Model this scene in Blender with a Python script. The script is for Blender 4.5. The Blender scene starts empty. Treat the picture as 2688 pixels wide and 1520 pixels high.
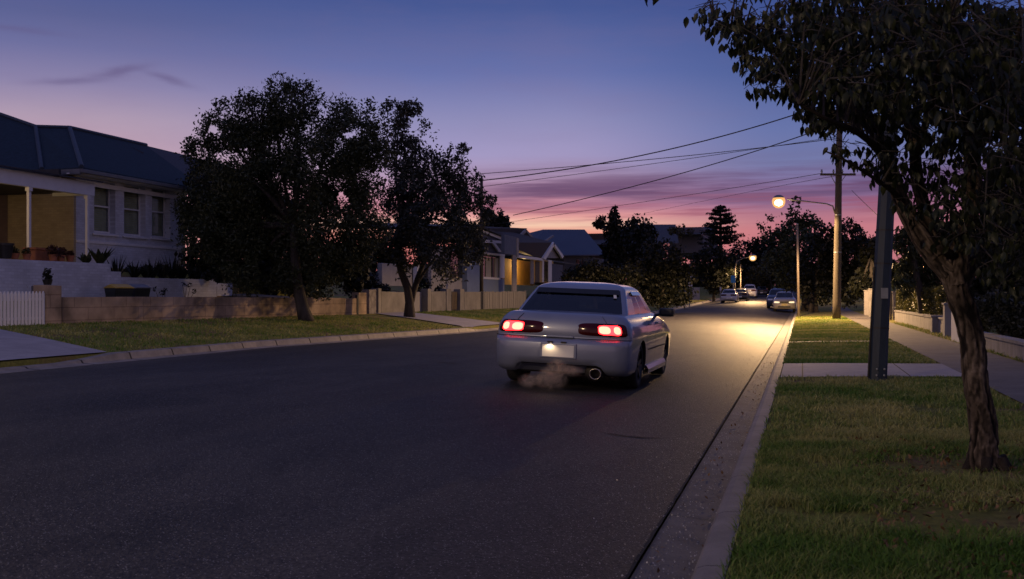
import bpy, bmesh, math, random
import numpy as np
from mathutils import Vector, Matrix, noise as mnoise

random.seed(7)
rng = np.random.default_rng(11)
scene = bpy.context.scene
COL = scene.collection
R = math.radians
K = 2688.0 / 2575.0

# ------------------------------------------------------------------ camera geometry
H = 1.30
F = 2800.0
YAW = R(15.2)
SN, CS = math.sin(YAW), math.cos(YAW)
V0 = 776.0

def P(u, v, Z):
    X = (u - 1344.0) / F * Z
    return Vector((-SN * Z + CS * X, CS * Z + SN * X, H + (V0 - v) / F * Z))

def PD(u, v, Z):
    return P(u * K, v * K, Z)

def planeX(u, v, x):
    c = (u - 1344.0) / F
    Z = x / (-SN + c * CS)
    return P(u, v, Z)

def planeY(u, v, y):
    c = (u - 1344.0) / F
    Z = y / (CS + c * SN)
    return P(u, v, Z)

# ------------------------------------------------------------------ terrain
KY = [-80, 24, 36, 60, 900]
KX = [-13.2, -13.2, -11.5, -10.2, -10.2]
def xk(y):
    return float(np.interp(y, KY, KX))
def rise(y):
    return float(np.interp(y, [78, 150, 260, 900], [0, .95, 3.0, 9.0]))
XR = -0.78      # asphalt edge on the near side
XC = -0.46      # kerb face
def crown(x, y):
    a = xk(y) + .32
    m = (a + XR) / 2
    h = (XR - a) / 2
    return .2 * (1 - ((x - m) / h) ** 2)
def cols(y):
    k = xk(y)
    hz = float(np.interp(y, [16, 22, 43.5, 45.5], [0, 1, 1, 0]))
    b = .62
    up = b + (1.75 - b) * hz
    return [(-700, 8), (-70, 3.0 + .5 * hz), (-32, b + 1.9 * hz + .3), (-24.8, b + .1 + 1.6 * hz), (-21.05, up),
            (-20.95, b), (k - 5, .58), (k - 2.5, .37), (k - .15, .15), (k - .10, -.12), (XC + .1, -.12), (XC + .14, .115),
            (0.4, .14), (2.1, .17), (3.6, .2), (5, .24), (9, .35), (60, 1.6), (700, 8)]
def gz(x, y):
    c = cols(y)
    return float(np.interp(x, [p[0] for p in c], [p[1] for p in c])) + rise(y)
def G(u, v, dz=0.0):
    """march the ray of pixel (u, v) to the terrain"""
    Z = 3.0
    while Z < 400:
        p = P(u, v, Z)
        z = gz(p.x, p.y) if (p.x < xk(p.y) - .1 or p.x > XC) else crown(p.x, p.y) + rise(p.y)
        if p.z <= z + dz:
            return Vector((p.x, p.y, z))
        Z *= 1.004
    return p

# ------------------------------------------------------------------ materials
def new_mat(name):
    m = bpy.data.materials.new(name)
    m.use_nodes = True
    nt = m.node_tree
    b = nt.nodes["Principled BSDF"]
    return m, nt, b

def srgb(r, g, b):
    f = lambda c: (c / 255 / 12.92) if c / 255 <= .04045 else ((c / 255 + .055) / 1.055) ** 2.4
    return (f(r), f(g), f(b), 1)

def mat(name, c, rough=.7, var=.25, scale=6.0, bump=0.0, bscale=None, metal=0.0, coat=0.0, spec=None, c2=None, coords='Object', stretch=None, detail=6):
    m, nt, b = new_mat(name)
    c = tuple(c)[:3]
    N = nt.nodes
    L = nt.links
    tc = N.new('ShaderNodeTexCoord')
    src = tc.outputs[coords]
    if stretch:
        mp = N.new('ShaderNodeMapping')
        mp.inputs['Scale'].default_value = stretch
        L.new(src, mp.inputs['Vector'])
        src = mp.outputs[0]
    nz = N.new('ShaderNodeTexNoise')
    nz.inputs['Scale'].default_value = scale
    nz.inputs['Detail'].default_value = detail
    nz.inputs['Roughness'].default_value = .65
    L.new(src, nz.inputs['Vector'])
    rp = N.new('ShaderNodeValToRGB')
    rp.color_ramp.elements[0].position = .3
    rp.color_ramp.elements[1].position = .7
    d = c2 if c2 is not None else tuple(min(1, x * (1 + var)) for x in c)
    lo = tuple(x * (1 - var) for x in c) if c2 is None else c
    rp.color_ramp.elements[0].color = (*lo[:3], 1)
    rp.color_ramp.elements[1].color = (*d[:3], 1)
    L.new(nz.outputs['Fac'], rp.inputs['Fac'])
    L.new(rp.outputs['Color'], b.inputs['Base Color'])
    b.inputs['Roughness'].default_value = rough
    b.inputs['Metallic'].default_value = metal
    b.inputs['Coat Weight'].default_value = coat
    b.inputs['Coat Roughness'].default_value = .06
    if spec is not None:
        b.inputs['Specular IOR Level'].default_value = spec
    if bump:
        n2 = N.new('ShaderNodeTexNoise')
        n2.inputs['Scale'].default_value = bscale or scale * 6
        n2.inputs['Detail'].default_value = 5
        L.new(src, n2.inputs['Vector'])
        bp = N.new('ShaderNodeBump')
        bp.inputs['Strength'].default_value = bump
        bp.inputs['Distance'].default_value = .02
        L.new(n2.outputs['Fac'], bp.inputs['Height'])
        L.new(bp.outputs[0], b.inputs['Normal'])
    return m

def emit_mat(name, col, strength, base=(.02, .02, .02)):
    m, nt, b = new_mat(name)
    b.inputs['Base Color'].default_value = (*base, 1)
    b.inputs['Emission Color'].default_value = (*col, 1)
    b.inputs['Emission Strength'].default_value = strength
    b.inputs['Roughness'].default_value = .3
    return m

def brick_mat(name, c, mortar, bw, bh, rough=.85, bump=.5, dirt=.35, axis='yz', msize=.03):
    m, nt, b = new_mat(name)
    N = nt.nodes; L = nt.links
    tc = N.new('ShaderNodeTexCoord')
    sep = N.new('ShaderNodeSeparateXYZ'); L.new(tc.outputs['Object'], sep.inputs[0])
    com = N.new('ShaderNodeCombineXYZ')
    idx = {'x': 0, 'y': 1, 'z': 2}
    L.new(sep.outputs[idx[axis[0]]], com.inputs[0]); L.new(sep.outputs[idx[axis[1]]], com.inputs[1])
    br = N.new('ShaderNodeTexBrick')
    L.new(com.outputs[0], br.inputs['Vector'])
    br.inputs['Scale'].default_value = 1.0
    br.inputs['Brick Width'].default_value = bw
    br.inputs['Row Height'].default_value = bh
    br.inputs['Mortar Size'].default_value = bh * msize * 3
    br.inputs['Color1'].default_value = (*c, 1)
    br.inputs['Color2'].default_value = (*[x * .82 for x in c], 1)
    br.inputs['Mortar'].default_value = (*mortar, 1)
    nz = N.new('ShaderNodeTexNoise'); nz.inputs['Scale'].default_value = 1.3; nz.inputs['Detail'].default_value = 8
    L.new(tc.outputs['Object'], nz.inputs['Vector'])
    mx = N.new('ShaderNodeMix'); mx.data_type = 'RGBA'; mx.blend_type = 'MULTIPLY'
    rp = N.new('ShaderNodeValToRGB')
    rp.color_ramp.elements[0].position = .35; rp.color_ramp.elements[1].position = .65
    rp.color_ramp.elements[0].color = (1 - dirt, 1 - dirt, 1 - dirt, 1); rp.color_ramp.elements[1].color = (1, 1, 1, 1)
    L.new(nz.outputs['Fac'], rp.inputs[0])
    mx.inputs[0].default_value = 1
    L.new(br.outputs['Color'], mx.inputs[6]); L.new(rp.outputs[0], mx.inputs[7])
    L.new(mx.outputs[2], b.inputs['Base Color'])
    b.inputs['Roughness'].default_value = rough
    bp = N.new('ShaderNodeBump'); bp.inputs['Strength'].default_value = bump; bp.inputs['Distance'].default_value = .01
    bp.invert = True
    L.new(br.outputs['Fac'], bp.inputs['Height'])
    L.new(bp.outputs[0], b.inputs['Normal'])
    return m

def leaf_mat(name, c1, c2, trans=.25, rough=.5, spec=.3):
    m, nt, b = new_mat(name)
    N = nt.nodes; L = nt.links
    at = N.new('ShaderNodeAttribute'); at.attribute_name = 'tone'
    rp = N.new('ShaderNodeValToRGB')
    rp.color_ramp.elements[0].color = (*c1, 1); rp.color_ramp.elements[1].color = (*c2, 1)
    L.new(at.outputs['Fac'], rp.inputs[0])
    L.new(rp.outputs[0], b.inputs['Base Color'])
    b.inputs['Roughness'].default_value = rough
    b.inputs['Specular IOR Level'].default_value = spec
    if trans:
        tr = N.new('ShaderNodeBsdfTranslucent')
        L.new(rp.outputs[0], tr.inputs['Color'])
        mx = N.new('ShaderNodeMixShader'); mx.inputs[0].default_value = trans
        L.new(b.outputs[0], mx.inputs[1]); L.new(tr.outputs[0], mx.inputs[2])
        L.new(mx.outputs[0], N['Material Output'].inputs['Surface'])
    return m

def glass_mat(name, tint=(.25, .28, .3), rough=.02, ior=1.5, mixmin=.06):
    m, nt, b = new_mat(name)
    N = nt.nodes; L = nt.links
    N.remove(b)
    t = N.new('ShaderNodeBsdfTransparent'); t.inputs[0].default_value = (*tint, 1)
    g = N.new('ShaderNodeBsdfGlossy'); g.inputs['Roughness'].default_value = rough
    lw = N.new('ShaderNodeLayerWeight'); lw.inputs[0].default_value = .5
    pw = N.new('ShaderNodeMath'); pw.operation = 'POWER'; pw.inputs[1].default_value = 5; L.new(lw.outputs['Facing'], pw.inputs[0])
    ad = N.new('ShaderNodeMath'); ad.operation = 'MULTIPLY_ADD'; ad.inputs[1].default_value = .95 - mixmin; ad.inputs[2].default_value = .045 + mixmin; ad.use_clamp = True
    L.new(pw.outputs[0], ad.inputs[0])
    mx = N.new('ShaderNodeMixShader')
    L.new(ad.outputs[0], mx.inputs[0]); L.new(t.outputs[0], mx.inputs[1]); L.new(g.outputs[0], mx.inputs[2])
    L.new(mx.outputs[0], N['Material Output'].inputs['Surface'])
    return m

# ------------------------------------------------------------------ mesh building
def tag(o, label=None, cat=None, group=None, kind=None):
    if label: o['label'] = label
    if cat: o['category'] = cat
    if group: o['group'] = group
    if kind: o['kind'] = kind
    return o

def thing(name, label, cat, loc=(0, 0, 0), group=None, rotz=0.0):
    o = bpy.data.objects.new(name, None)
    o.empty_display_size = .3
    COL.objects.link(o)
    o.location = loc
    o.rotation_euler = (0, 0, rotz)
    return tag(o, label, cat, group)

def root_of(o):
    while o.parent: o = o.parent
    return o

def link_mesh(name, me, m, parent=None, smooth=False):
    if m is not None:
        for mm in (m if isinstance(m, (list, tuple)) else [m]):
            me.materials.append(mm)
    o = bpy.data.objects.new(name, me)
    COL.objects.link(o)
    if parent is not None:
        o.parent = parent
    if smooth:
        me.polygons.foreach_set('use_smooth', [True] * len(me.polygons))
    return o

class MB:
    def __init__(s):
        s.v = []; s.f = []
    def add(s, vs, fs):
        b = len(s.v)
        s.v += [tuple(v) for v in vs]
        s.f += [tuple(i + b for i in f) for f in fs]
        return s
    def box(s, x0, x1, y0, y1, z0, z1):
        x0, x1 = min(x0, x1), max(x0, x1); y0, y1 = min(y0, y1), max(y0, y1); z0, z1 = min(z0, z1), max(z0, z1)
        return s.add([(x0, y0, z0), (x1, y0, z0), (x1, y1, z0), (x0, y1, z0), (x0, y0, z1), (x1, y0, z1), (x1, y1, z1), (x0, y1, z1)],
                     [(3, 2, 1, 0), (4, 5, 6, 7), (0, 1, 5, 4), (1, 2, 6, 5), (2, 3, 7, 6), (3, 0, 4, 7)])
    def poly(s, pts):
        return s.add(pts, [tuple(range(len(pts)))])
    def slab(s, pts, d):
        """polygon pts extruded by vector d"""
        n = len(pts); d = Vector(d)
        a = [Vector(p) for p in pts]
        vs = a + [p + d for p in a]
        fs = [tuple(range(n))[::-1], tuple(range(n, 2 * n))] + [(i, (i + 1) % n, n + (i + 1) % n, n + i) for i in range(n)]
        return s.add(vs, fs)
    def tube(s, pts, rad, n=8, cap=True, jit=0.0, seed=0):
        pts = [Vector(p) for p in pts]
        if not isinstance(rad, (list, tuple)): rad = [rad] * len(pts)
        rr = random.Random(seed)
        vs = []; fs = []
        up = Vector((0, 0, 1))
        pa = None
        for i, p in enumerate(pts):
            d = (pts[min(i + 1, len(pts) - 1)] - pts[max(i - 1, 0)])
            d.normalize()
            if pa is None:
                a = d.cross(up if abs(d.z) < .95 else Vector((1, 0, 0))); a.normalize()
            else:
                a = pa - d * pa.dot(d); a.normalize()
            pa = a
            b = d.cross(a)
            for k in range(n):
                t = 2 * math.pi * k / n
                r = rad[i] * (1 + (jit * (rr.random() - .5) if jit else 0))
                vs.append(p + (a * math.cos(t) + b * math.sin(t)) * r)
        for i in range(len(pts) - 1):
            for k in range(n):
                fs.append((i * n + k, i * n + (k + 1) % n, (i + 1) * n + (k + 1) % n, (i + 1) * n + k))
        if cap:
            fs.append(tuple(range(n))[::-1]); fs.append(tuple((len(pts) - 1) * n + k for k in range(n)))
        return s.add(vs, fs)
    def lathe(s, prof, c=(0, 0, 0), axis='z', n=32):
        vs = []; fs = []
        m = len(prof)
        for k in range(n):
            t = 2 * math.pi * k / n
            for r, h in prof:
                q = (r * math.cos(t), r * math.sin(t), h)
                if axis == 'y': q = (q[0], q[2], q[1])
                if axis == 'x': q = (q[2], q[0], q[1])
                vs.append((c[0] + q[0], c[1] + q[1], c[2] + q[2]))
        for k in range(n):
            for j in range(m - 1):
                a = k * m + j; b = ((k + 1) % n) * m + j
                fs.append((a, b, b + 1, a + 1))
        return s.add(vs, fs)
    def build(s, name, m, parent=None, smooth=False, bevel=0.0):
        off = root_of(parent).location if parent is not None and not s.__dict__.get('local') else Vector((0, 0, 0))
        me = bpy.data.meshes.new(name)
        me.from_pydata([(v[0] - off[0], v[1] - off[1], v[2] - off[2]) for v in s.v], [], s.f)
        me.validate()
        bm = bmesh.new(); bm.from_mesh(me)
        bmesh.ops.recalc_face_normals(bm, faces=bm.faces)
        if bevel:
            bmesh.ops.bevel(bm, geom=[e for e in bm.edges if len(e.link_faces) == 2 and e.calc_face_angle() > .6], offset=bevel, segments=2, affect='EDGES', profile=.6)
        bm.to_mesh(me); bm.free()
        return link_mesh(name, me, m, parent, smooth)

def LB():
    b = MB(); b.local = True
    return b

def np_mesh(name, V, Fq, m, parent=None, tone=None, smooth=False):
    """V (N,3) world coords, Fq (M,k) indices"""
    if parent is not None:
        V = V - np.array(root_of(parent).location)
    me = bpy.data.meshes.new(name)
    k = Fq.shape[1]
    me.vertices.add(len(V)); me.vertices.foreach_set('co', V.astype(np.float32).ravel())
    me.loops.add(Fq.size); me.loops.foreach_set('vertex_index', Fq.astype(np.int32).ravel())
    me.polygons.add(len(Fq))
    me.polygons.foreach_set('loop_start', np.arange(0, Fq.size, k, dtype=np.int32))
    me.polygons.foreach_set('loop_total', np.full(len(Fq), k, dtype=np.int32))
    if tone is not None:
        at = me.attributes.new('tone', 'FLOAT', 'POINT')
        at.data.foreach_set('value', tone.astype(np.float32))
    me.update(calc_edges=True)
    return link_mesh(name, me, m, parent, smooth)

def rand_dirs(n):
    d = rng.normal(size=(n, 3)); d /= np.linalg.norm(d, axis=1)[:, None]
    return d

def leaf_cards(pos, size, asp=.5, up=.3, droop=0.0):
    """diamond shaped leaves at pos (N,3)"""
    n = len(pos)
    d = rand_dirs(n); d[:, 2] -= droop
    d /= np.linalg.norm(d, axis=1)[:, None]
    a = rand_dirs(n); a[:, 2] += up
    w = np.cross(d, a); w /= (np.linalg.norm(w, axis=1)[:, None] + 1e-9)
    nrm = np.cross(w, d)
    s = (size * rng.uniform(.6, 1.3, n))[:, None]
    v0 = pos - d * s * .5
    v1 = pos + w * s * asp * .5 + nrm * s * .08
    v2 = pos + d * s * .5
    v3 = pos - w * s * asp * .5 + nrm * s * .08
    V = np.stack([v0, v1, v2, v3], 1).reshape(-1, 3)
    Fq = np.arange(4 * n).reshape(n, 4)
    return V, Fq

def lobe_points(lobes, n, gap=.0, gscale=1.2, shell=.5, seed=0):
    """lobes: (centre Vector, radius m, weight); returns points + tone"""
    w = np.array([l[1] ** 2.2 * (l[2] if len(l) > 2 else 1) for l in lobes]); w /= w.sum()
    cnt = rng.multinomial(n, w)
    out = []
    for l, c in zip(lobes, cnt):
        d = rand_dirs(c)
        r = rng.uniform(0, 1, c) ** (1 / 3.0)
        r = r * (1 - shell) + shell * (.75 + .25 * rng.uniform(0, 1, c))
        r *= 1 + .18 * rng.normal(size=c)
        p = np.array(l[0]) + d * (r * l[1])[:, None] * np.array([1, 1, .9])
        out.append(p)
    p = np.concatenate(out)
    if gap > 0:
        keep = np.array([mnoise.noise(Vector(q) * gscale + Vector((seed * 7.3, 1.7, 3.1))) > (gap - .5) * .9 for q in p])
        p = p[keep]
    tone = np.clip(.5 + .25 * rng.normal(size=len(p)), 0, 1)
    return p, tone

def make_tree(name, label, cat, base, lobes, n, leaf, lm, bark, trunk=None, limbs=(), gap=.35, gscale=1.2, group=None, asp=.5, shell=.35, seed=0, droop=0.2, tr=.15, n_limb=10):
    t = thing(name, label, cat, base, group)
    b = MB()
    b0 = Vector(base)
    pts = [Vector(q) for q in trunk] if trunk else [b0 - Vector((0, 0, .1)), b0 + Vector((0, 0, 1.5))]
    m = len(pts)
    b.tube(pts, [tr * (1.25 if i == 0 else 1 - .45 * i / max(1, m - 1)) for i in range(m)], 9, jit=.12, seed=seed)
    for pl, r0, r1 in limbs:
        b.tube(pl, [r0 + (r1 - r0) * i / (len(pl) - 1) for i in range(len(pl))], 7, jit=.1, seed=seed + 3)
    rr = random.Random(seed)
    top = pts[-1]
    ls = sorted(lobes, key=lambda l: -l[1])[:n_limb]
    for l in ls:
        c = Vector(l[0])
        mid = top.lerp(c, .5) + Vector((rr.uniform(-.15, .15), rr.uniform(-.15, .15), rr.uniform(0, .25))) * (c - top).length * .5
        b.tube([top - Vector((0, 0, .1)), mid, c, c + (c - mid) * .4], [tr * .4, tr * .25, tr * .13, tr * .05], 6, jit=.1, seed=seed)
        for q in range(4):
            d = Vector((rr.uniform(-1, 1), rr.uniform(-1, 1), rr.uniform(-.2, 1))).normalized() * l[1] * 1.02
            b.tube([c.lerp(mid, .3), c + d * .5 + Vector((0, 0, .05)), c + d], [tr * .12, tr * .08, tr * .03], 5)
    b.build('trunk', bark, t, smooth=True)
    p, tone = lobe_points(lobes, n, gap, gscale, shell, seed)
    V, Fq = leaf_cards(p, leaf, asp, droop=droop)
    np_mesh('crown', V, Fq, lm, t, np.repeat(tone, 4))
    return t

def LO(lst, Z, zs=1.0, seed=1):
    """lobes listed in picture pixels (u, v, r[, weight[, dZ]]) around depth Z -> 3D lobes"""
    rr = random.Random(seed)
    o = []
    for l in lst:
        u, v, r = l[:3]
        w = l[3] if len(l) > 3 else 1
        rm = r * K / F * Z
        dz = l[4] if len(l) > 4 else rr.uniform(-.8, .8) * rm * 1.3
        o.append((PD(u, v, Z + dz * zs), rm * (Z + dz * zs) / Z, w))
    return o
# ------------------------------------------------------------------ material set
def asphalt_mat():
    m, nt, b = new_mat('asphalt')
    N = nt.nodes; L = nt.links
    tc = N.new('ShaderNodeTexCoord')
    big = N.new('ShaderNodeTexNoise'); big.inputs['Scale'].default_value = .35; big.inputs['Detail'].default_value = 5
    mp = N.new('ShaderNodeMapping'); mp.inputs['Scale'].default_value = (1, .35, 1)
    L.new(tc.outputs['Object'], mp.inputs[0]); L.new(mp.outputs[0], big.inputs['Vector'])
    fine = N.new('ShaderNodeTexNoise'); fine.inputs['Scale'].default_value = 42; fine.inputs['Detail'].default_value = 7; fine.inputs['Roughness'].default_value = .8
    L.new(tc.outputs['Object'], fine.inputs['Vector'])
    r1 = N.new('ShaderNodeValToRGB')
    r1.color_ramp.elements[0].position = .38; r1.color_ramp.elements[1].position = .64
    r1.color_ramp.elements[0].color = (.014, .013, .013, 1); r1.color_ramp.elements[1].color = (.096, .088, .078, 1)
    L.new(fine.outputs['Fac'], r1.inputs[0])
    r2 = N.new('ShaderNodeValToRGB')
    r2.color_ramp.elements[0].position = .35; r2.color_ramp.elements[1].position = .65
    r2.color_ramp.elements[0].color = (.62, .62, .64, 1); r2.color_ramp.elements[1].color = (1.2, 1.17, 1.14, 1)
    L.new(big.outputs['Fac'], r2.inputs[0])
    mx = N.new('ShaderNodeMix'); mx.data_type = 'RGBA'; mx.blend_type = 'MULTIPLY'; mx.inputs[0].default_value = 1
    L.new(r1.outputs[0], mx.inputs[6]); L.new(r2.outputs[0], mx.inputs[7])
    md = N.new('ShaderNodeTexNoise'); md.inputs['Scale'].default_value = 1.1; md.inputs['Detail'].default_value = 7; md.inputs['Roughness'].default_value = .7; md.inputs['Distortion'].default_value = .6
    L.new(mp.outputs[0], md.inputs['Vector'])
    r3 = N.new('ShaderNodeValToRGB'); r3.color_ramp.elements[0].position = .38; r3.color_ramp.elements[1].position = .6
    r3.color_ramp.elements[0].color = (.66, .66, .66, 1); r3.color_ramp.elements[1].color = (1.1, 1.1, 1.1, 1)
    L.new(md.outputs['Fac'], r3.inputs[0])
    mx0 = mx; mx = N.new('ShaderNodeMix'); mx.data_type = 'RGBA'; mx.blend_type = 'MULTIPLY'; mx.inputs[0].default_value = 1
    L.new(mx0.outputs[2], mx.inputs[6]); L.new(r3.outputs[0], mx.inputs[7])
    # exposed pale stones
    vo = N.new('ShaderNodeTexVoronoi'); vo.inputs['Scale'].default_value = 85
    L.new(tc.outputs['Object'], vo.inputs['Vector'])
    sp = N.new('ShaderNodeSeparateColor'); L.new(vo.outputs['Color'], sp.inputs[0])
    gt = N.new('ShaderNodeMath'); gt.operation = 'GREATER_THAN'; gt.inputs[1].default_value = .86; L.new(sp.outputs[0], gt.inputs[0])
    lt = N.new('ShaderNodeMath'); lt.operation = 'LESS_THAN'; lt.inputs[1].default_value = .35; L.new(vo.outputs['Distance'], lt.inputs[0])
    mu = N.new('ShaderNodeMath'); mu.operation = 'MULTIPLY'; L.new(gt.outputs[0], mu.inputs[0]); L.new(lt.outputs[0], mu.inputs[1])
    m2 = N.new('ShaderNodeMix'); m2.data_type = 'RGBA'; L.new(mu.outputs[0], m2.inputs[0])
    L.new(mx.outputs[2], m2.inputs[6]); m2.inputs[7].default_value = (.30, .285, .28, 1)
    L.new(m2.outputs[2], b.inputs['Base Color'])
    b.inputs['Roughness'].default_value = .62
    b.inputs['Specular IOR Level'].default_value = .22
    bp = N.new('ShaderNodeBump'); bp.inputs['Strength'].default_value = .55; bp.inputs['Distance'].default_value = .012
    v2 = N.new('ShaderNodeTexVoronoi'); v2.inputs['Scale'].default_value = 70; L.new(tc.outputs['Object'], v2.inputs['Vector'])
    ad = N.new('ShaderNodeMath'); L.new(v2.outputs['Distance'], ad.inputs[0]); L.new(fine.outputs['Fac'], ad.inputs[1])
    L.new(ad.outputs[0], bp.inputs['Height']); L.new(bp.outputs[0], b.inputs['Normal'])
    return m

def concrete_mat(name, c, joint=1.6, axis=1, rough=.75, offset=0.0, dirt=.4, sparkle=False, jw=.012):
    m, nt, b = new_mat(name)
    N = nt.nodes; L = nt.links
    tc = N.new('ShaderNodeTexCoord')
    nz = N.new('ShaderNodeTexNoise'); nz.inputs['Scale'].default_value = 2.2; nz.inputs['Detail'].default_value = 9; nz.inputs['Roughness'].default_value = .7
    L.new(tc.outputs['Object'], nz.inputs['Vector'])
    rp = N.new('ShaderNodeValToRGB')
    rp.color_ramp.elements[0].position = .33; rp.color_ramp.elements[1].position = .66
    rp.color_ramp.elements[0].color = (*[x * (1 - dirt) for x in c], 1); rp.color_ramp.elements[1].color = (*[min(1, x * 1.12) for x in c], 1)
    L.new(nz.outputs['Fac'], rp.inputs[0])
    col = rp.outputs[0]
    sep = N.new('ShaderNodeSeparateXYZ'); L.new(tc.outputs['Object'], sep.inputs[0])
    if joint:
        ad = N.new('ShaderNodeMath'); ad.inputs[1].default_value = 500 + offset; L.new(sep.outputs[axis], ad.inputs[0])
        mo = N.new('ShaderNodeMath'); mo.operation = 'MODULO'; mo.inputs[1].default_value = joint; L.new(ad.outputs[0], mo.inputs[0])
        lt = N.new('ShaderNodeMath'); lt.operation = 'LESS_THAN'; lt.inputs[1].default_value = jw; L.new(mo.outputs[0], lt.inputs[0])
        mx = N.new('ShaderNodeMix'); mx.data_type = 'RGBA'; L.new(lt.outputs[0], mx.inputs[0])
        L.new(col, mx.inputs[6]); mx.inputs[7].default_value = (.02, .018, .018, 1)
        col = mx.outputs[2]
    L.new(col, b.inputs['Base Color'])
    b.inputs['Roughness'].default_value = rough
    n2 = N.new('ShaderNodeTexNoise'); n2.inputs['Scale'].default_value = 60; n2.inputs['Detail'].default_value = 5
    L.new(tc.outputs['Object'], n2.inputs['Vector'])
    bp = N.new('ShaderNodeBump'); bp.inputs['Strength'].default_value = .35; bp.inputs['Distance'].default_value = .01
    L.new(n2.outputs['Fac'], bp.inputs['Height']); L.new(bp.outputs[0], b.inputs['Normal'])
    return m

def soil_mat():
    m, nt, b = new_mat('turf')
    N = nt.nodes; L = nt.links
    tc = N.new('ShaderNodeTexCoord')
    n1 = N.new('ShaderNodeTexNoise'); n1.inputs['Scale'].default_value = .55; n1.inputs['Detail'].default_value = 6; L.new(tc.outputs['Object'], n1.inputs['Vector'])
    n2 = N.new('ShaderNodeTexNoise'); n2.inputs['Scale'].default_value = 14; n2.inputs['Detail'].default_value = 8; n2.inputs['Roughness'].default_value = .75; L.new(tc.outputs['Object'], n2.inputs['Vector'])
    r1 = N.new('ShaderNodeValToRGB')
    e = r1.color_ramp.elements
    e[0].position = .36; e[0].color = (.22, .15, .085, 1)
    e[1].position = .50; e[1].color = (.20, .205, .05, 1)
    x = e.new(.66); x.color = (.28, .26, .075, 1)
    L.new(n1.outputs['Fac'], r1.inputs[0])
    r2 = N.new('ShaderNodeValToRGB')
    r2.color_ramp.elements[0].position = .3; r2.color_ramp.elements[1].position = .7
    r2.color_ramp.elements[0].color = (.5, .5, .5, 1); r2.color_ramp.elements[1].color = (1.35, 1.3, 1.2, 1)
    L.new(n2.outputs['Fac'], r2.inputs[0])
    mx = N.new('ShaderNodeMix'); mx.data_type = 'RGBA'; mx.blend_type = 'MULTIPLY'; mx.inputs[0].default_value = 1
    L.new(r1.outputs[0], mx.inputs[6]); L.new(r2.outputs[0], mx.inputs[7])
    L.new(mx.outputs[2], b.inputs['Base Color'])
    b.inputs['Roughness'].default_value = .95
    b.inputs['Specular IOR Level'].default_value = .15
    bp = N.new('ShaderNodeBump'); bp.inputs['Strength'].default_value = .8; bp.inputs['Distance'].default_value = .05
    L.new(n2.outputs['Fac'], bp.inputs['Height']); L.new(bp.outputs[0], b.inputs['Normal'])
    return m

M_ASPH = asphalt_mat()
M_TURF = soil_mat()
M_GUT = concrete_mat('gutter concrete', (.125, .112, .105), 2.4, 1, .72, dirt=.55)
M_KERB = concrete_mat('kerb concrete', (.21, .19, .175), 1.2, 1, .7, .5)
M_KERBL = concrete_mat('pale kerb concrete', (.30, .265, .23), 1.5, 1, .75, .2, jw=.05)
M_PATH = concrete_mat('path concrete', (.14, .125, .118), 1.5, 1, .8)
M_DRIVE = concrete_mat('driveway concrete', (.36, .32, .31), 1.45, 0, .8, .25, dirt=.2, jw=.02)
M_DRIVEL = concrete_mat('driveway slab concrete', (.36, .34, .36), 0, 1, .8, dirt=.2)
M_CRACK = mat('crack tar', (.012, .011, .011), .9, .6, 9)
M_BARK = mat('rough brown bark', (.03, .021, .015), .9, .6, 9, 1.0, 14, c2=(.17, .115, .075), stretch=(1, 1, .22))
def bark_near():
    m, nt, b = new_mat('plated bark'); N = nt.nodes; L = nt.links
    at = N.new('ShaderNodeAttribute'); at.attribute_name = 'tone'
    tc = N.new('ShaderNodeTexCoord'); nz = N.new('ShaderNodeTexNoise'); nz.inputs['Scale'].default_value = 26; nz.inputs['Detail'].default_value = 8; nz.inputs['Roughness'].default_value = .75
    L.new(tc.outputs['Object'], nz.inputs['Vector'])
    mu = N.new('ShaderNodeMath'); mu.operation = 'MULTIPLY_ADD'; L.new(nz.outputs['Fac'], mu.inputs[0]); mu.inputs[1].default_value = .75; L.new(at.outputs['Fac'], mu.inputs[2])
    sb = N.new('ShaderNodeMath'); sb.operation = 'SUBTRACT'; L.new(mu.outputs[0], sb.inputs[0]); sb.inputs[1].default_value = .42
    rp = N.new('ShaderNodeValToRGB'); e = rp.color_ramp.elements
    e[0].position = 0; e[0].color = (.008, .006, .005, 1); e[1].position = 1; e[1].color = (.26, .205, .16, 1)
    for p, c in ((.25, (.022, .018, .015)), (.55, (.065, .05, .038)), (.8, (.14, .108, .082))):
        x = e.new(p); x.color = (*c, 1)
    L.new(sb.outputs[0], rp.inputs[0]); L.new(rp.outputs[0], b.inputs['Base Color']); b.inputs['Roughness'].default_value = .95; b.inputs['Specular IOR Level'].default_value = .15
    bp = N.new('ShaderNodeBump'); bp.inputs['Strength'].default_value = 1; bp.inputs['Distance'].default_value = .02; L.new(nz.outputs['Fac'], bp.inputs['Height']); L.new(bp.outputs[0], b.inputs['Normal'])
    return m
M_BARKN = bark_near()
M_BARKD = mat('dark bark', (.05, .042, .036), .9, .5, 7, .8, 16, stretch=(1, 1, .3))
M_BARKG = mat('grey bark', (.12, .10, .085), .9, .4, 7, .6, 16, stretch=(1, 1, .3))
M_LEAFN = leaf_mat('broad leaf', (.008, .013, .005), (.036, .044, .013), .3, .45, .35)
M_LEAF1 = leaf_mat('olive foliage', (.024, .034, .018), (.068, .078, .038), .15)
M_LEAF2 = leaf_mat('grey green foliage', (.028, .034, .028), (.074, .078, .058), .15)
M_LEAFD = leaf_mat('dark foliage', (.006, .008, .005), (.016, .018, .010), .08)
M_LEAFO = leaf_mat('yellow green foliage', (.03, .03, .010), (.08, .07, .022), .2)
M_HEDGE = leaf_mat('hedge foliage', (.05, .055, .014), (.13, .12, .03), .2)
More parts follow.
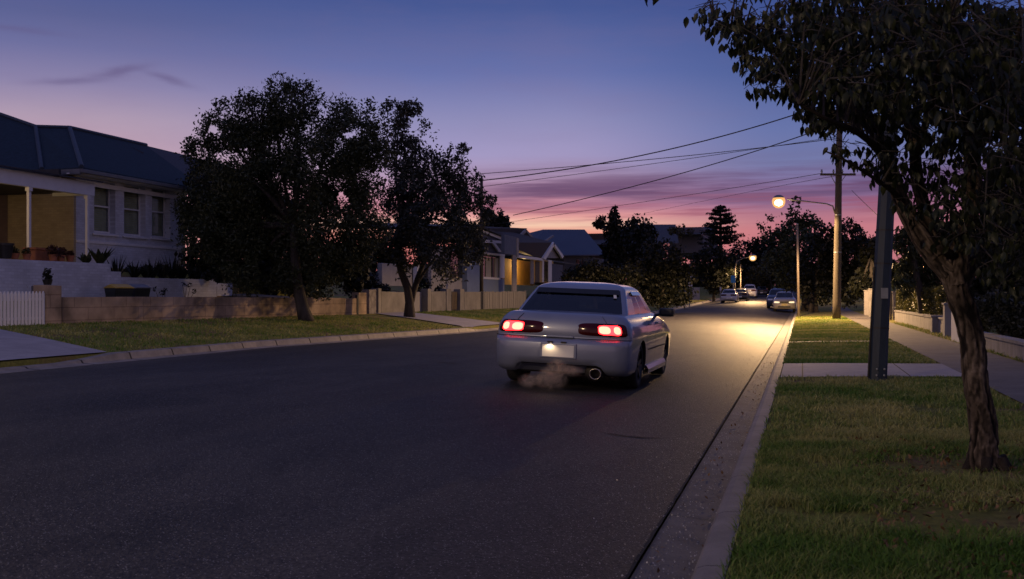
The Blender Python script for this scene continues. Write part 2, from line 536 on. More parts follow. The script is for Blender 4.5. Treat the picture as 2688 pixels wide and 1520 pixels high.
M_GRASS = leaf_mat('grass blade', (.11, .21, .03), (.50, .45, .16), .35, .7, .2)
M_DEAD = leaf_mat('dry leaf', (.10, .05, .025), (.26, .15, .07), .1, .7)
M_LEAFR = leaf_mat('reddish foliage', (.05, .025, .02), (.14, .06, .04), .2)
M_BLUER = mat('blue roof tile', (.03, .045, .085), .6, .35, 8, .4, 20)
M_WHITE = mat('white painted timber', (.72, .72, .74), .5, .06, 3)
M_WBRICK = brick_mat('white painted brick', (.70, .73, .82), (.56, .58, .66), .24, .085, .7, .5, .2, 'yz')
M_WBRICKX = brick_mat('white painted brick side', (.62, .62, .66), (.5, .5, .55), .24, .085, .7, .5, .2, 'xz')
M_YEL = brick_mat('yellow painted brick', (.48, .39, .24), (.38, .3, .19), .24, .085, .7, .35, .2, 'xz')
M_PORCH = brick_mat('tan painted brick', (.3, .22, .17), (.25, .18, .14), .24, .085, .7, .35, .2, 'yz')
M_SAND = brick_mat('tan sandstone block', (.50, .37, .26), (.3, .21, .15), .95, .33, .9, .5, .65, 'yz', .012)
M_SLATE = mat('blue grey roof', (.020, .036, .052), .75, .35, 9, .4, 20, spec=.2)
M_SLATED = mat('dark roof tile', (.035, .035, .045), .7, .4, 8, .4, 20)
M_BROWNR = mat('brown roof tile', (.04, .024, .02), .75, .4, 8, .4, 20)
M_TRIMB = mat('grey gutter metal', (.12, .13, .15), .5, .15, 3)
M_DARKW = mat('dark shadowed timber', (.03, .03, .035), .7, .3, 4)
M_CREAM = mat('cream rendered wall', (.225, .21, .19), .85, .3, 1.6, .25, 30)
M_CREAMT = mat('cream timber paling', (.23, .215, .195), .85, .3, 2.5, .3, 20, stretch=(1, 6, .4))
M_GREYW = mat('grey rendered wall', (.30, .29, .30), .85, .15, 2)
M_BLUEW = mat('pale blue weatherboard', (.17, .22, .34), .7, .12, 2, .2, 10)
M_GLASSW = mat('dark window glass', (.012, .014, .016), .06, .1, 2, spec=.6)
M_BLIND = mat('slatted blind', (.62, .60, .42), .6, .25, 3)
M_CURT = mat('pale curtain', (.42, .38, .30), .8, .3, 5, stretch=(1, 8, .3))
M_BLACKP = mat('black plastic', (.012, .012, .014), .45, .2, 6)
M_BIN = mat('dark green bin plastic', (.012, .018, .016), .42, .15, 4)
M_LIDY = mat('yellow bin lid', (.55, .36, .05), .45, .12, 4)
M_LIDG = mat('grey bin lid', (.16, .17, .2), .45, .12, 4)
M_TERRA = mat('terracotta', (.36, .13, .06), .8, .25, 7)
M_POLEW = mat('weathered timber pole', (.075, .062, .046), .85, .35, 5, .6, 18, stretch=(3, 3, .12))
M_POLEC = mat('painted steel pole', (.022, .034, .05), .55, .25, 4, .1, 20, stretch=(2, 2, .4))
M_POLET = mat('galvanised pole', (.22, .18, .15), .5, .2, 4, metal=.3)
M_STEEL = mat('galvanised steel', (.25, .26, .27), .5, .2, 5, metal=.6)
M_WIRE = mat('black cable', (.02, .02, .022), .7, .1, 3)
M_YELLIT = mat('yellow rendered wall', (.62, .40, .12), .8, .15, 2)
M_STONE = mat('mottled stone', (.10, .09, .09), .9, .6, 5, .6, 12, c2=(.34, .31, .30))

# ------------------------------------------------------------------ ground, road, kerbs
ys = [-80, -40, -20, -10, -4, 0, 4, 8, 12, 16, 18, 20, 22, 24, 27, 30, 33, 36, 40, 43.5, 45.5, 50, 55, 60, 70, 78, 90, 105, 120, 150, 200, 260, 400, 600, 900]
vs = []; fs = []
for y in ys:
    for x, z in cols(y):
        vs.append((x, y, z + rise(y)))
nc = len(cols(0))
for i in range(len(ys) - 1):
    for j in range(nc - 1):
        a = i * nc + j
        fs.append((a, a + 1, a + nc + 1, a + nc))
g = MB(); g.v = vs; g.f = fs
tag(g.build('ground', M_TURF), kind='structure')

def loft_y(name, prof, m, ylist, kind='structure', smooth=False):
    """prof(y) -> list of (x, z)"""
    b = MB(); n = None
    for y in ylist:
        p = prof(y); n = len(p)
        b.v += [(x, y, z + rise(y)) for x, z in p]
    for i in range(len(ylist) - 1):
        for j in range(n - 1):
            a = i * n + j
            b.f.append((a, a + 1, a + n + 1, a + n))
    return tag(b.build(name, m, smooth=smooth), kind=kind)

yr = [-80 + 2.0 * i for i in range(60)] + [42 + 4 * i for i in range(30)] + [165, 180, 200, 230, 260, 300, 400]
def road_prof(y):
    a = xk(y) + .32
    return [(a + (XR - a) * i / 24, crown(a + (XR - a) * i / 24, y)) for i in range(25)]
loft_y('road', road_prof, M_ASPH, yr, smooth=True)
loft_y('gutter', lambda y: [(XR - .012, -.05), (XR + .012, -.012), (XR + .1, -.018), (XC - .02, -.035), (XC + .02, -.05)], M_GUT, yr)
# ragged dark joint between asphalt and gutter
b = MB()
rr = random.Random(4)
prev = None
for i in range(260):
    y = 2 + i * .12
    w0 = rr.uniform(0, .012) if y < 12 else rr.uniform(0, .006)
    q = [(XR - .002 - w0, y, .006), (XR + .006 + rr.uniform(0, .006), y, .004)]
    if prev:
        b.add([prev[0], prev[1], q[1], q[0]], [(0, 1, 2, 3)])
    prev = q
tag(b.build('gutter_joint', M_CRACK), kind='structure')
loft_y('kerb', lambda y: [(XC - .015, -.06), (XC, .085), (XC + .02, .112), (XC + .055, .124), (XC + .15, .128), (XC + .155, .05)], M_KERB, yr)
def kl(y):
    k = xk(y)
    # dropped kerb at the crossings
    d = float(np.interp(y, [13.6, 14.6, 17.0, 18.4], [.55, .35, .35, 1])) if y < 30 else float(np.interp(y, [36.2, 37.2, 40.5, 41.5], [1, .35, .35, 1]))
    return [(k - .14, -.02), (k - .135, .165 * d), (k - .02, .165 * d), (k + .05, .15 * d), (k + .10, .02), (k + .34, .004), (k + .36, -.04)]
loft_y('kerb', kl, M_KERBL, [-80, -40, -20, 0] + [4 + .8 * i for i in range(70)] + [62 + 5 * i for i in range(30)] + [220, 300])

def sheet(name, pts, m, dz=.012, n=14):
    """flat patch laid over the terrain from a quad of (x, y) corners"""
    b = MB()
    for i in range(n + 1):
        for j in range(n + 1):
            s = i / n; t = j / n
            x = (pts[0][0] * (1 - s) + pts[1][0] * s) * (1 - t) + (pts[3][0] * (1 - s) + pts[2][0] * s) * t
            y = (pts[0][1] * (1 - s) + pts[1][1] * s) * (1 - t) + (pts[3][1] * (1 - s) + pts[2][1] * s) * t
            b.v.append((x, y, gz(x, y) + dz))
    for i in range(n):
        for j in range(n):
            a = i * (n + 1) + j
            b.f.append((a, a + 1, a + n + 2, a + n + 1))
    return tag(b.build(name, m), kind='structure')

sheet('footpath', [(2.2, -6), (3.45, -6), (3.45, 90), (2.2, 90)], M_PATH, .016, 40)
sheet('driveway', [(XC + .165, 15.7), (2.196, 15.75), (2.196, 18.6), (XC + .165, 18.9)], M_DRIVE, .02)
sheet('path', [(XC + .165, 27.3), (2.196, 27.3), (2.196, 27.85), (XC + .165, 27.85)], M_PATH, .022)
sheet('path', [(XC + .165, 53), (2.196, 52.6), (2.196, 53.2), (XC + .165, 53.6)], M_PATH, .022)
sheet('driveway', [(-13.36, 12.4), (-13.36, 18.4), (-18.0, 20.4), (-18.0, 14.0)], M_DRIVEL, .03)
sheet('driveway', [(-11.6, 36.6), (-11.45, 41.2), (-16.2, 42.6), (-16.3, 39.3)], M_DRIVEL, .03)
# road cracks
def crack(pts, w, seed):
    rr = random.Random(seed); b = MB(); prev = None
    n = 40
    for i in range(n + 1):
        t = i / n * (len(pts) - 1); k = min(int(t), len(pts) - 2); t -= k
        p = G(*pts[k]).lerp(G(*pts[k + 1]), t)
        ww = w * math.sin(math.pi * min(max(i / n, .03), .97)) * rr.uniform(.5, 1.3)
        oy = rr.uniform(-.4, .4) * w
        q = [(p.x, p.y - ww + oy, crown(p.x, p.y - ww) + .005), (p.x, p.y + ww + oy, crown(p.x, p.y + ww) + .005)]
        if prev: b.add([prev[0], q[0], q[1], prev[1]], [(0, 1, 2, 3)])
        prev = q
    tag(b.build('road_crack', M_CRACK), kind='structure')
crack([(1575, 1136), (1640, 1146), (1690, 1150), (1760, 1152)], .03, 1)
crack([(570, 950), (605, 949)], .05, 2)
crack([(1140, 951), (1210, 956)], .05, 3)
crack([(1000, 893), (1110, 891)], .05, 5)

# ------------------------------------------------------------------ world
w = bpy.data.worlds.new("World"); scene.world = w; w.use_nodes = True
nt = w.node_tree; N = nt.nodes; L = nt.links
for n_ in list(N): N.remove(n_)
def math_node(op, a, b=None, c=None, clamp=False):
    n = N.new('ShaderNodeMath'); n.operation = op; n.use_clamp = clamp
    for i, x in enumerate((a, b, c)):
        if x is None: continue
        if isinstance(x, (int, float)): n.inputs[i].default_value = x
        else: L.new(x, n.inputs[i])
    return n.outputs[0]
def ss(x, e0, e1):
    n = N.new('ShaderNodeMapRange'); n.interpolation_type = 'SMOOTHSTEP'; n.clamp = True
    L.new(x, n.inputs[0]); n.inputs[1].default_value = e0; n.inputs[2].default_value = e1
    n.inputs[3].default_value = 0; n.inputs[4].default_value = 1
    return n.outputs[0]
def bell(x, c, s):
    d = math_node('DIVIDE', math_node('SUBTRACT', x, c), s)
    return math_node('POWER', 2.71828, math_node('MULTIPLY', math_node('MULTIPLY', d, d), -1))
def ramp(x, stops):
    n = N.new('ShaderNodeValToRGB'); e = n.color_ramp.elements
    while len(e) < len(stops): e.new(.5)
    for el, (p, c) in zip(e, stops):
        el.position = p; el.color = srgb(*c)
    L.new(x, n.inputs[0]); return n.outputs[0]
def mixc(f, a, b):
    n = N.new('ShaderNodeMix'); n.data_type = 'RGBA'
    if isinstance(f, float): n.inputs[0].default_value = f
    else: L.new(f, n.inputs[0])
    for i, x in ((6, a), (7, b)):
        if isinstance(x, tuple): n.inputs[i].default_value = x
        else: L.new(x, n.inputs[i])
    return n.outputs[2]
tc = N.new('ShaderNodeTexCoord')
sp = N.new('ShaderNodeSeparateXYZ'); L.new(tc.outputs['Generated'], sp.inputs[0])
dx, dy, el = sp.outputs[0], sp.outputs[1], sp.outputs[2]
az = math_node('ADD', math_node('ARCTAN2', dx, dy), YAW)        # 0 along the view, + to the right
e4 = math_node('MULTIPLY', el, 2.5, clamp=True)                 # 0..0.4 -> 0..1
def S(l): return [(p * 2.5, c) for p, c in l]
up = [(.33, (54, 72, 130)), (.4, (58, 72, 126))]
cen = ramp(e4, S([(0, (176, 100, 110)), (.048, (216, 122, 118)), (.058, (240, 152, 132)), (.066, (247, 205, 178)), (.074, (238, 168, 162)), (.083, (205, 135, 152)), (.098, (182, 140, 168)), (.112, (172, 150, 185)), (.130, (160, 152, 195)), (.162, (139, 139, 184)), (.205, (98, 112, 170)), (.262, (66, 86, 146))] + up))
lef = ramp(e4, S([(0, (220, 150, 140)), (.09, (214, 160, 168)), (.105, (203, 162, 174)), (.124, (192, 160, 176)), (.154, (174, 153, 176)), (.182, (139, 131, 170)), (.212, (108, 110, 158)), (.238, (89, 96, 146)), (.265, (74, 88, 144))] + up))
rig = ramp(e4, S([(0, (176, 106, 118)), (.05, (196, 120, 130)), (.062, (198, 122, 134)), (.075, (180, 118, 138)), (.085, (150, 112, 150)), (.1, (128, 112, 158)), (.12, (112, 120, 168)), (.15, (99, 114, 168)), (.2, (74, 95, 154)), (.262, (58, 78, 140))] + up))
wl = math_node('SUBTRACT', 1.0, ss(az, -.40, -.04))
wr = ss(az, .03, .26)
front = mixc(wr, mixc(wl, cen, lef), rig)
# streaky purple cloud bank low over the horizon
def vec(a, b_, c=0.0):
    n = N.new('ShaderNodeCombineXYZ')
    for i, x in enumerate((a, b_, c)):
        if isinstance(x, float): n.inputs[i].default_value = x
        else: L.new(x, n.inputs[i])
    return n.outputs[0]
def nse(v, sc, det=5, rough=.6):
    n = N.new('ShaderNodeTexNoise'); n.inputs['Scale'].default_value = sc; n.inputs['Detail'].default_value = det; n.inputs['Roughness'].default_value = rough
    L.new(v, n.inputs['Vector']); return n.outputs['Fac']
elt = math_node('SUBTRACT', el, math_node('MULTIPLY', az, .012))
v1 = vec(math_node('MULTIPLY', az, 5.0), math_node('MULTIPLY', elt, 95.0), 2.3)
n1 = nse(v1, 1.0)
bank = math_node('MULTIPLY', bell(elt, .097, .019), ss(n1, .28, .60))
bank = math_node('MULTIPLY', bank, ss(az, -.10, .02))
front = mixc(math_node('MULTIPLY', bank, .95), front, srgb(94, 70, 110))
v2 = vec(math_node('MULTIPLY', az, 7.0), math_node('MULTIPLY', elt, 170.0), 9.1)
n2 = nse(v2, 1.0, 4)
st = math_node('MULTIPLY', bell(elt, .078, .014), ss(n2, .46, .66))
front = mixc(math_node('MULTIPLY', st, .7), front, srgb(150, 82, 108))
# thin uneven veil over the whole evening sky
n3 = nse(vec(math_node('MULTIPLY', az, 4.0), math_node('MULTIPLY', el, 16.0), 5.5), 1.0, 7, .62)
front = mixc(math_node('MULTIPLY', ss(n3, .42, .72), .16), front, srgb(128, 108, 142))
# faint high wisps over the houses on the left
def wisp(a0, e0, sa, se, tilt, amt, z):
    a_ = math_node('SUBTRACT', az, a0)
    e_ = math_node('SUBTRACT', math_node('SUBTRACT', el, e0), math_node('MULTIPLY', a_, tilt))
    n = nse(vec(math_node('MULTIPLY', az, 22.0), math_node('MULTIPLY', el, 80.0), z), 1.0, 5, .65)
    e_ = math_node('ADD', e_, math_node('MULTIPLY', math_node('SUBTRACT', n, .5), se * 2.2))
    return math_node('MULTIPLY', math_node('MULTIPLY', bell(a_, 0.0, sa), bell(e_, 0.0, se)), amt)
for a0, e0, sa, se, ti, am, z in [(-.352, .194, .022, .0036, .28, .55, 1.0), (-.392, .183, .030, .0028, .10, .45, 2.0), (-.312, .190, .018, .0030, -.25, .5, 3.0), (-.435, .221, .035, .0028, -.02, .32, 4.0)]:
    front = mixc(wisp(a0, e0, sa, se, ti, am, z), front, srgb(95, 82, 125))
side = ramp(e4, S([(0, (112, 96, 122)), (.06, (112, 100, 134)), (.12, (104, 106, 152)), (.262, (68, 80, 138))] + up))
front = mixc(ss(az, .47, .85), front, side)
# the darker half of the sky behind the camera, and the zenith
back = ramp(math_node('MULTIPLY', el, 1.0, clamp=True), [(0, (156, 128, 138)), (.12, (168, 140, 154)), (.3, (130, 120, 152)), (.6, (88, 92, 140)), (1, (74, 82, 134))])
fy = math_node('ADD', math_node('MULTIPLY', dx, -SN), math_node('MULTIPLY', dy, CS))
sky = mixc(ss(fy, -.3, .55), back, front)
zen = ss(el, .3, .75)
sky = mixc(zen, sky, srgb(76, 83, 133))
low = ss(el, -.12, -.01)
sky = mixc(low, srgb(30, 28, 34), sky)
bg = N.new('ShaderNodeBackground'); L.new(sky, bg.inputs[0]); bg.inputs[1].default_value = 1.0
nish = N.new('ShaderNodeTexSky'); nish.sky_type = 'NISHITA'; nish.sun_disc = False
nish.sun_elevation = R(.5); nish.sun_rotation = R(-12.6)
bg2 = N.new('ShaderNodeBackground'); L.new(nish.outputs[0], bg2.inputs[0]); bg2.inputs[1].default_value = .003
addS = N.new('ShaderNodeAddShader'); L.new(bg.outputs[0], addS.inputs[0]); L.new(bg2.outputs[0], addS.inputs[1])
out = N.new('ShaderNodeOutputWorld'); L.new(addS.outputs[0], out.inputs[0])

# last glow of the sun, already at the horizon
sl = bpy.data.lights.new('sun', 'SUN'); sl.energy = .04; sl.angle = R(15); sl.color = (1, .62, .5)
so = bpy.data.objects.new('sun', sl); COL.objects.link(so)
sd = Vector((math.sin(R(-12.6)) * math.cos(R(3)), math.cos(R(-12.6)) * math.cos(R(3)), math.sin(R(3))))
so.rotation_euler = sd.to_track_quat('Z', 'Y').to_euler()

# ------------------------------------------------------------------ camera
cd = bpy.data.cameras.new('camera'); cam = bpy.data.objects.new('camera', cd); COL.objects.link(cam)
cd.sensor_width = 36; cd.lens = F / 2688 * 36; cd.clip_end = 3000; cd.clip_start = .05
cam.location = (0, 0, H)
cam.rotation_euler = (math.pi / 2, 0, YAW)
cd.shift_y = (V0 - 760) / 2688
cd.dof.use_dof = True; cd.dof.focus_distance = 13.5; cd.dof.aperture_fstop = 5.0
scene.camera = cam
scene.view_settings.view_transform = 'Standard'
scene.view_settings.look = 'None'
scene.view_settings.exposure = 0
scene.cycles.use_denoising = True
scene.cycles.max_bounces = 6
scene.cycles.transparent_max_bounces = 12
scene.cycles.sample_clamp_indirect = 3
scene.cycles.volume_max_steps = 64
# ------------------------------------------------------------------ cars
def paint_mat(name, c, rough=.38, metal=0.0):
    m, nt, b = new_mat(name)
    N = nt.nodes; L = nt.links
    tc = N.new('ShaderNodeTexCoord')
    nz = N.new('ShaderNodeTexNoise'); nz.inputs['Scale'].default_value = 3; nz.inputs['Detail'].default_value = 8
    L.new(tc.outputs['Object'], nz.inputs['Vector'])
    rp = N.new('ShaderNodeValToRGB')
    rp.color_ramp.elements[0].position = .3; rp.color_ramp.elements[1].position = .7
    rp.color_ramp.elements[0].color = (*[x * .9 for x in c], 1); rp.color_ramp.elements[1].color = (*c, 1)
    L.new(nz.outputs['Fac'], rp.inputs[0]); L.new(rp.outputs[0], b.inputs['Base Color'])
    mr = N.new('ShaderNodeMapRange'); L.new(nz.outputs['Fac'], mr.inputs[0]); mr.inputs[3].default_value = rough * .8; mr.inputs[4].default_value = rough * 1.25
    L.new(mr.outputs[0], b.inputs['Roughness'])
    b.inputs['Metallic'].default_value = metal
    b.inputs['Coat Weight'].default_value = .8
    b.inputs['Coat Roughness'].default_value = .06
    return m
M_TYRE = mat('tyre rubber', (.014, .014, .015), .8, .3, 20)
M_RIM = mat('dark alloy', (.05, .05, .055), .3, .2, 6, metal=.8)
M_CHROME = mat('worn chrome', (.42, .38, .34), .25, .15, 8, metal=1.0)
M_CARGLASS = glass_mat('tinted car glass', (.22, .25, .30), .02, 1.5, .05)
M_CABIN = mat('dark cabin trim', (.012, .012, .015), .85, .3, 6)
M_SEAT = mat('dark seat cloth', (.02, .02, .024), .95, .3, 12)
M_PLATE = mat('white number plate', (.75, .74, .70), .5, .04, 5)
M_PLATEY = mat('yellow number plate', (.75, .62, .25), .5, .04, 5)
M_REDH = mat('dark red lamp lens', (.05, .002, .003), .12, .2, 5, spec=.3)
M_REDL = emit_mat('lit red lamp', (1, .010, .012), 14, (.2, .01, .01))
M_REDC = emit_mat('lit lamp core', (1, .36, .23), 2.6, (.2, .05, .05))
M_AMB = mat('amber lens', (.30, .10, .01), .1, .2, 5, coat=1.0)
M_CLEAR = mat('clear headlamp lens', (.8, .78, .74), .12, .2, 8, metal=.2, coat=1.0)
M_SEAM = mat('panel gap', (.01, .01, .012), .8)
M_PLAMP = emit_mat('lit plate lamp', (1, .75, .5), 6)

Z_  = [.20, .24, .30, .42, .58, .632, .648, .666, .69, .80, .89, .935, .958]
XR_ = [-.80, -.92, -.965, -.988, -.990, -.978, -.945, -.914, -.922, -.914, -.885, -.862, -.842]
XF_ = [3.24, 3.33, 3.39, 3.42, 3.41, 3.395, 3.38, 3.375, 3.37, 3.33, 3.25, 3.18, 3.12]
W_  = [.78, .815, .832, .838, .845, .845, .844, .844, .842, .828, .785, .745, .715]
RC_ = [.15, .16, .17, .17, .17, .165, .16, .16, .16, .16, .16, .16, .15]
GZ_ = [.88, .955, .985, 1.02, 1.10, 1.20, 1.285, 1.312, 1.34, 1.362, 1.380, 1.392, 1.398]
GR_ = [-.56, -.43, -.385, -.335, -.215, -.065, .075, .125, .20, .30, .44, .62, .82]
GF_ = [2.30, 2.14, 2.08, 2.02, 1.86, 1.66, 1.50, 1.45, 1.37, 1.28, 1.16, 1.0, .90]
GW_ = [.69, .68, .672, .663, .636, .60, .566, .548, .512, .46, .375, .265, .125]
GC_ = [.10, .10, .10, .10, .10, .10, .10, .10, .10, .10, .10, .08, .05]

def plan(u, xr, xf, w, rc):
    sgn = 1 if u >= 0 else -1
    u = abs(u)
    if u <= 1: x, y = xr, (w - rc) * u
    elif u <= 2:
        t = (u - 1) * math.pi / 2; x = xr + rc - rc * math.cos(t); y = w - rc + rc * math.sin(t)
    elif u <= 3: x = xr + rc + (xf - xr - 2 * rc) * (u - 2); y = w
    elif u <= 4:
        t = (u - 3) * math.pi / 2; x = xf - rc + rc * math.sin(t); y = w - rc + rc * math.cos(t)
    else: x = xf; y = (w - rc) * (5 - u)
    return x, y * sgn

def bow(x, y, w):
    q = (y / max(w, .01)) ** 2
    x2 = x + .085 * q * min(1, max(0, (.4 - x) / 1.3)) - .15 * q * min(1, max(0, (x - 2.4) / 1.0))
    y2 = y * (1 - .05 * (abs(x - 1.25) / 2.15) ** 4)
    return x2, y2

def hood(x, z):
    if x > 1.9:
        z = z - .20 * ((x - 1.9) / 1.5) ** 1.4 * min(1, max(0, (z - .45) / .45))
    return z

def under(x, y, z):
    if x < -.3 and z < .335:
        m = min(1, max(0, (.54 - abs(y)) / .08)); m = m * m * (3 - 2 * m)
        z = z + (.335 - z) * m * .95
    return z

def body_pt(u, z, off=0.0):
    a = [float(np.interp(z, Z_, q)) for q in (XR_, XF_, W_, RC_)]
    x, y = plan(u, *a)
    x, y = bow(x, y, a[2])
    if off:
        x1, y1 = bow(*plan(u + .02, *a), a[2]); x0, y0 = bow(*plan(u - .02, *a), a[2])
        d = Vector((y1 - y0, -(x1 - x0), 0)); d.normalize()
        if d.dot(Vector((x - 1.2, y, 0))) < 0: d = -d
        x += d.x * off; y += d.y * off
    return Vector((x, y, under(x, y, hood(x, z))))

def green_pt(u, k, off=0.0):
    z = GZ_[k]
    x, y = plan(u, GR_[k], GF_[k], GW_[k], GC_[k])
    if x < .6: x += .05 * (y / .75) ** 2
    if x > 1.2: x -= .10 * (y / .75) ** 2
    return Vector((x, y, z))

def half_us(nR, nC, nS):
    return [i / nR for i in range(nR)] + [1 + i / nC for i in range(nC)] + [2 + i / nS for i in range(nS)] + [3 + i / nC for i in range(nC)] + [4 + i / nR for i in range(nR + 1)]

def ring_mesh(us, levels, ptf, captop=True, capbot=True):
    n = len(us) - 1
    full = us + [-u for u in us[1:-1]][::-1]
    m = len(full)
    vs = []; fs = []; info = []
    for lv in levels:
        for u in full: vs.append(ptf(u, lv))
    for r in range(len(levels) - 1):
        for i in range(m):
            j = (i + 1) % m
            fs.append((r * m + i, r * m + j, (r + 1) * m + j, (r + 1) * m + i)); info.append((r, (full[i] + full[j]) / 2 if abs(full[i] - full[j]) < 2 else 5))
    def Rx(i): return 0 if i == 0 else (n if i == n else m - i)
    for r, do in ((0, capbot), (len(levels) - 1, captop)):
        if not do: continue
        o = r * m
        for i in range(n):
            q = [o + i, o + i + 1, o + Rx(i + 1), o + Rx(i)]
            q2 = []
            for e in q:
                if e not in q2: q2.append(e)
            fs.append(tuple(q2)); info.append((r, 9))
    return vs, fs, info

def split_parts(root, vs, fs, keyf, mats, smooth=True, orient=False):
    groups = {}
    for i, f in enumerate(fs):
        c = sum((Vector(vs[a]) for a in f), Vector()) / len(f)
        if orient:
            nn = (Vector(vs[f[1]]) - Vector(vs[f[0]])).cross(Vector(vs[f[2]]) - Vector(vs[f[0]]))
            if nn.dot(c - Vector((.9, 0, .8))) < 0: f = f[::-1]
        groups.setdefault(keyf(i, c), []).append(f)
    out = {}
    for k, ff in groups.items():
        if k is None: continue
        used = sorted({a for f in ff for a in f}); ix = {a: i for i, a in enumerate(used)}
        b = LB(); b.add([vs[a] for a in used], [tuple(ix[a] for a in f) for f in ff])
        me = bpy.data.meshes.new(k)
        me.from_pydata(b.v, [], b.f)
        out.setdefault(k, []).append(link_mesh(k, me, mats(k), root, smooth))
    return out

def se_patch(u0, u1, z0, z1, off, dome=0.0, pw=4.0, n=40, rings=5, lo=0.0):
    """rounded patch lying on the car body between u0..u1, z0..z1"""
    b = LB()
    uc, zc = (u0 + u1) / 2, (z0 + z1) / 2
    hu, hz = (u1 - u0) / 2, (z1 - z0) / 2
    b.v.append(body_pt(uc, zc, off + dome))
    for r in range(1, rings + 1):
        q = r / rings
        for k in range(n):
            t = 2 * math.pi * k / n
            c, s = math.cos(t), math.sin(t)
            a = abs(c) ** (2 / pw) * (1 if c >= 0 else -1); e = abs(s) ** (2 / pw) * (1 if s >= 0 else -1)
            b.v.append(body_pt(uc + hu * a * q, zc + hz * e * q, off + dome * (1 - q ** 4) if r < rings or not lo else lo))
    for k in range(n): b.f.append((0, 1 + k, 1 + (k + 1) % n))
    for r in range(rings - 1):
        for k in range(n):
            a = 1 + r * n + k; d = 1 + r * n + (k + 1) % n
            b.f.append((a, a + n, d + n, d))
    return b

def strip(path, w, off=.0025):
    """thin line along (u, z) path on the body"""
    b = LB(); prev = None
    for i, (u, z) in enumerate(path):
        p = body_pt(u, z, off)
        p0 = body_pt(*path[max(i - 1, 0)], off); p1 = body_pt(*path[min(i + 1, len(path) - 1)], off)
        d = (p1 - p0).normalized()
        nrm = (body_pt(u, z, .02) - body_pt(u, z, 0)).normalized()
        s = d.cross(nrm) * w * .5
        q = [p - s, p + s]
        if prev: b.add([prev[0], prev[1], q[1], q[0]], [(0, 1, 2, 3)])
        prev = q
    return b

def line_uz(a, b_, n=12):
    return [(a[0] + (b_[0] - a[0]) * i / n, a[1] + (b_[1] - a[1]) * i / n) for i in range(n + 1)]

def rbox(x0, x1, y0, y1, z0, z1, bev=.03):
    b = LB(); b.box(x0, x1, y0, y1, z0, z1)
    b.bev = bev
    return b

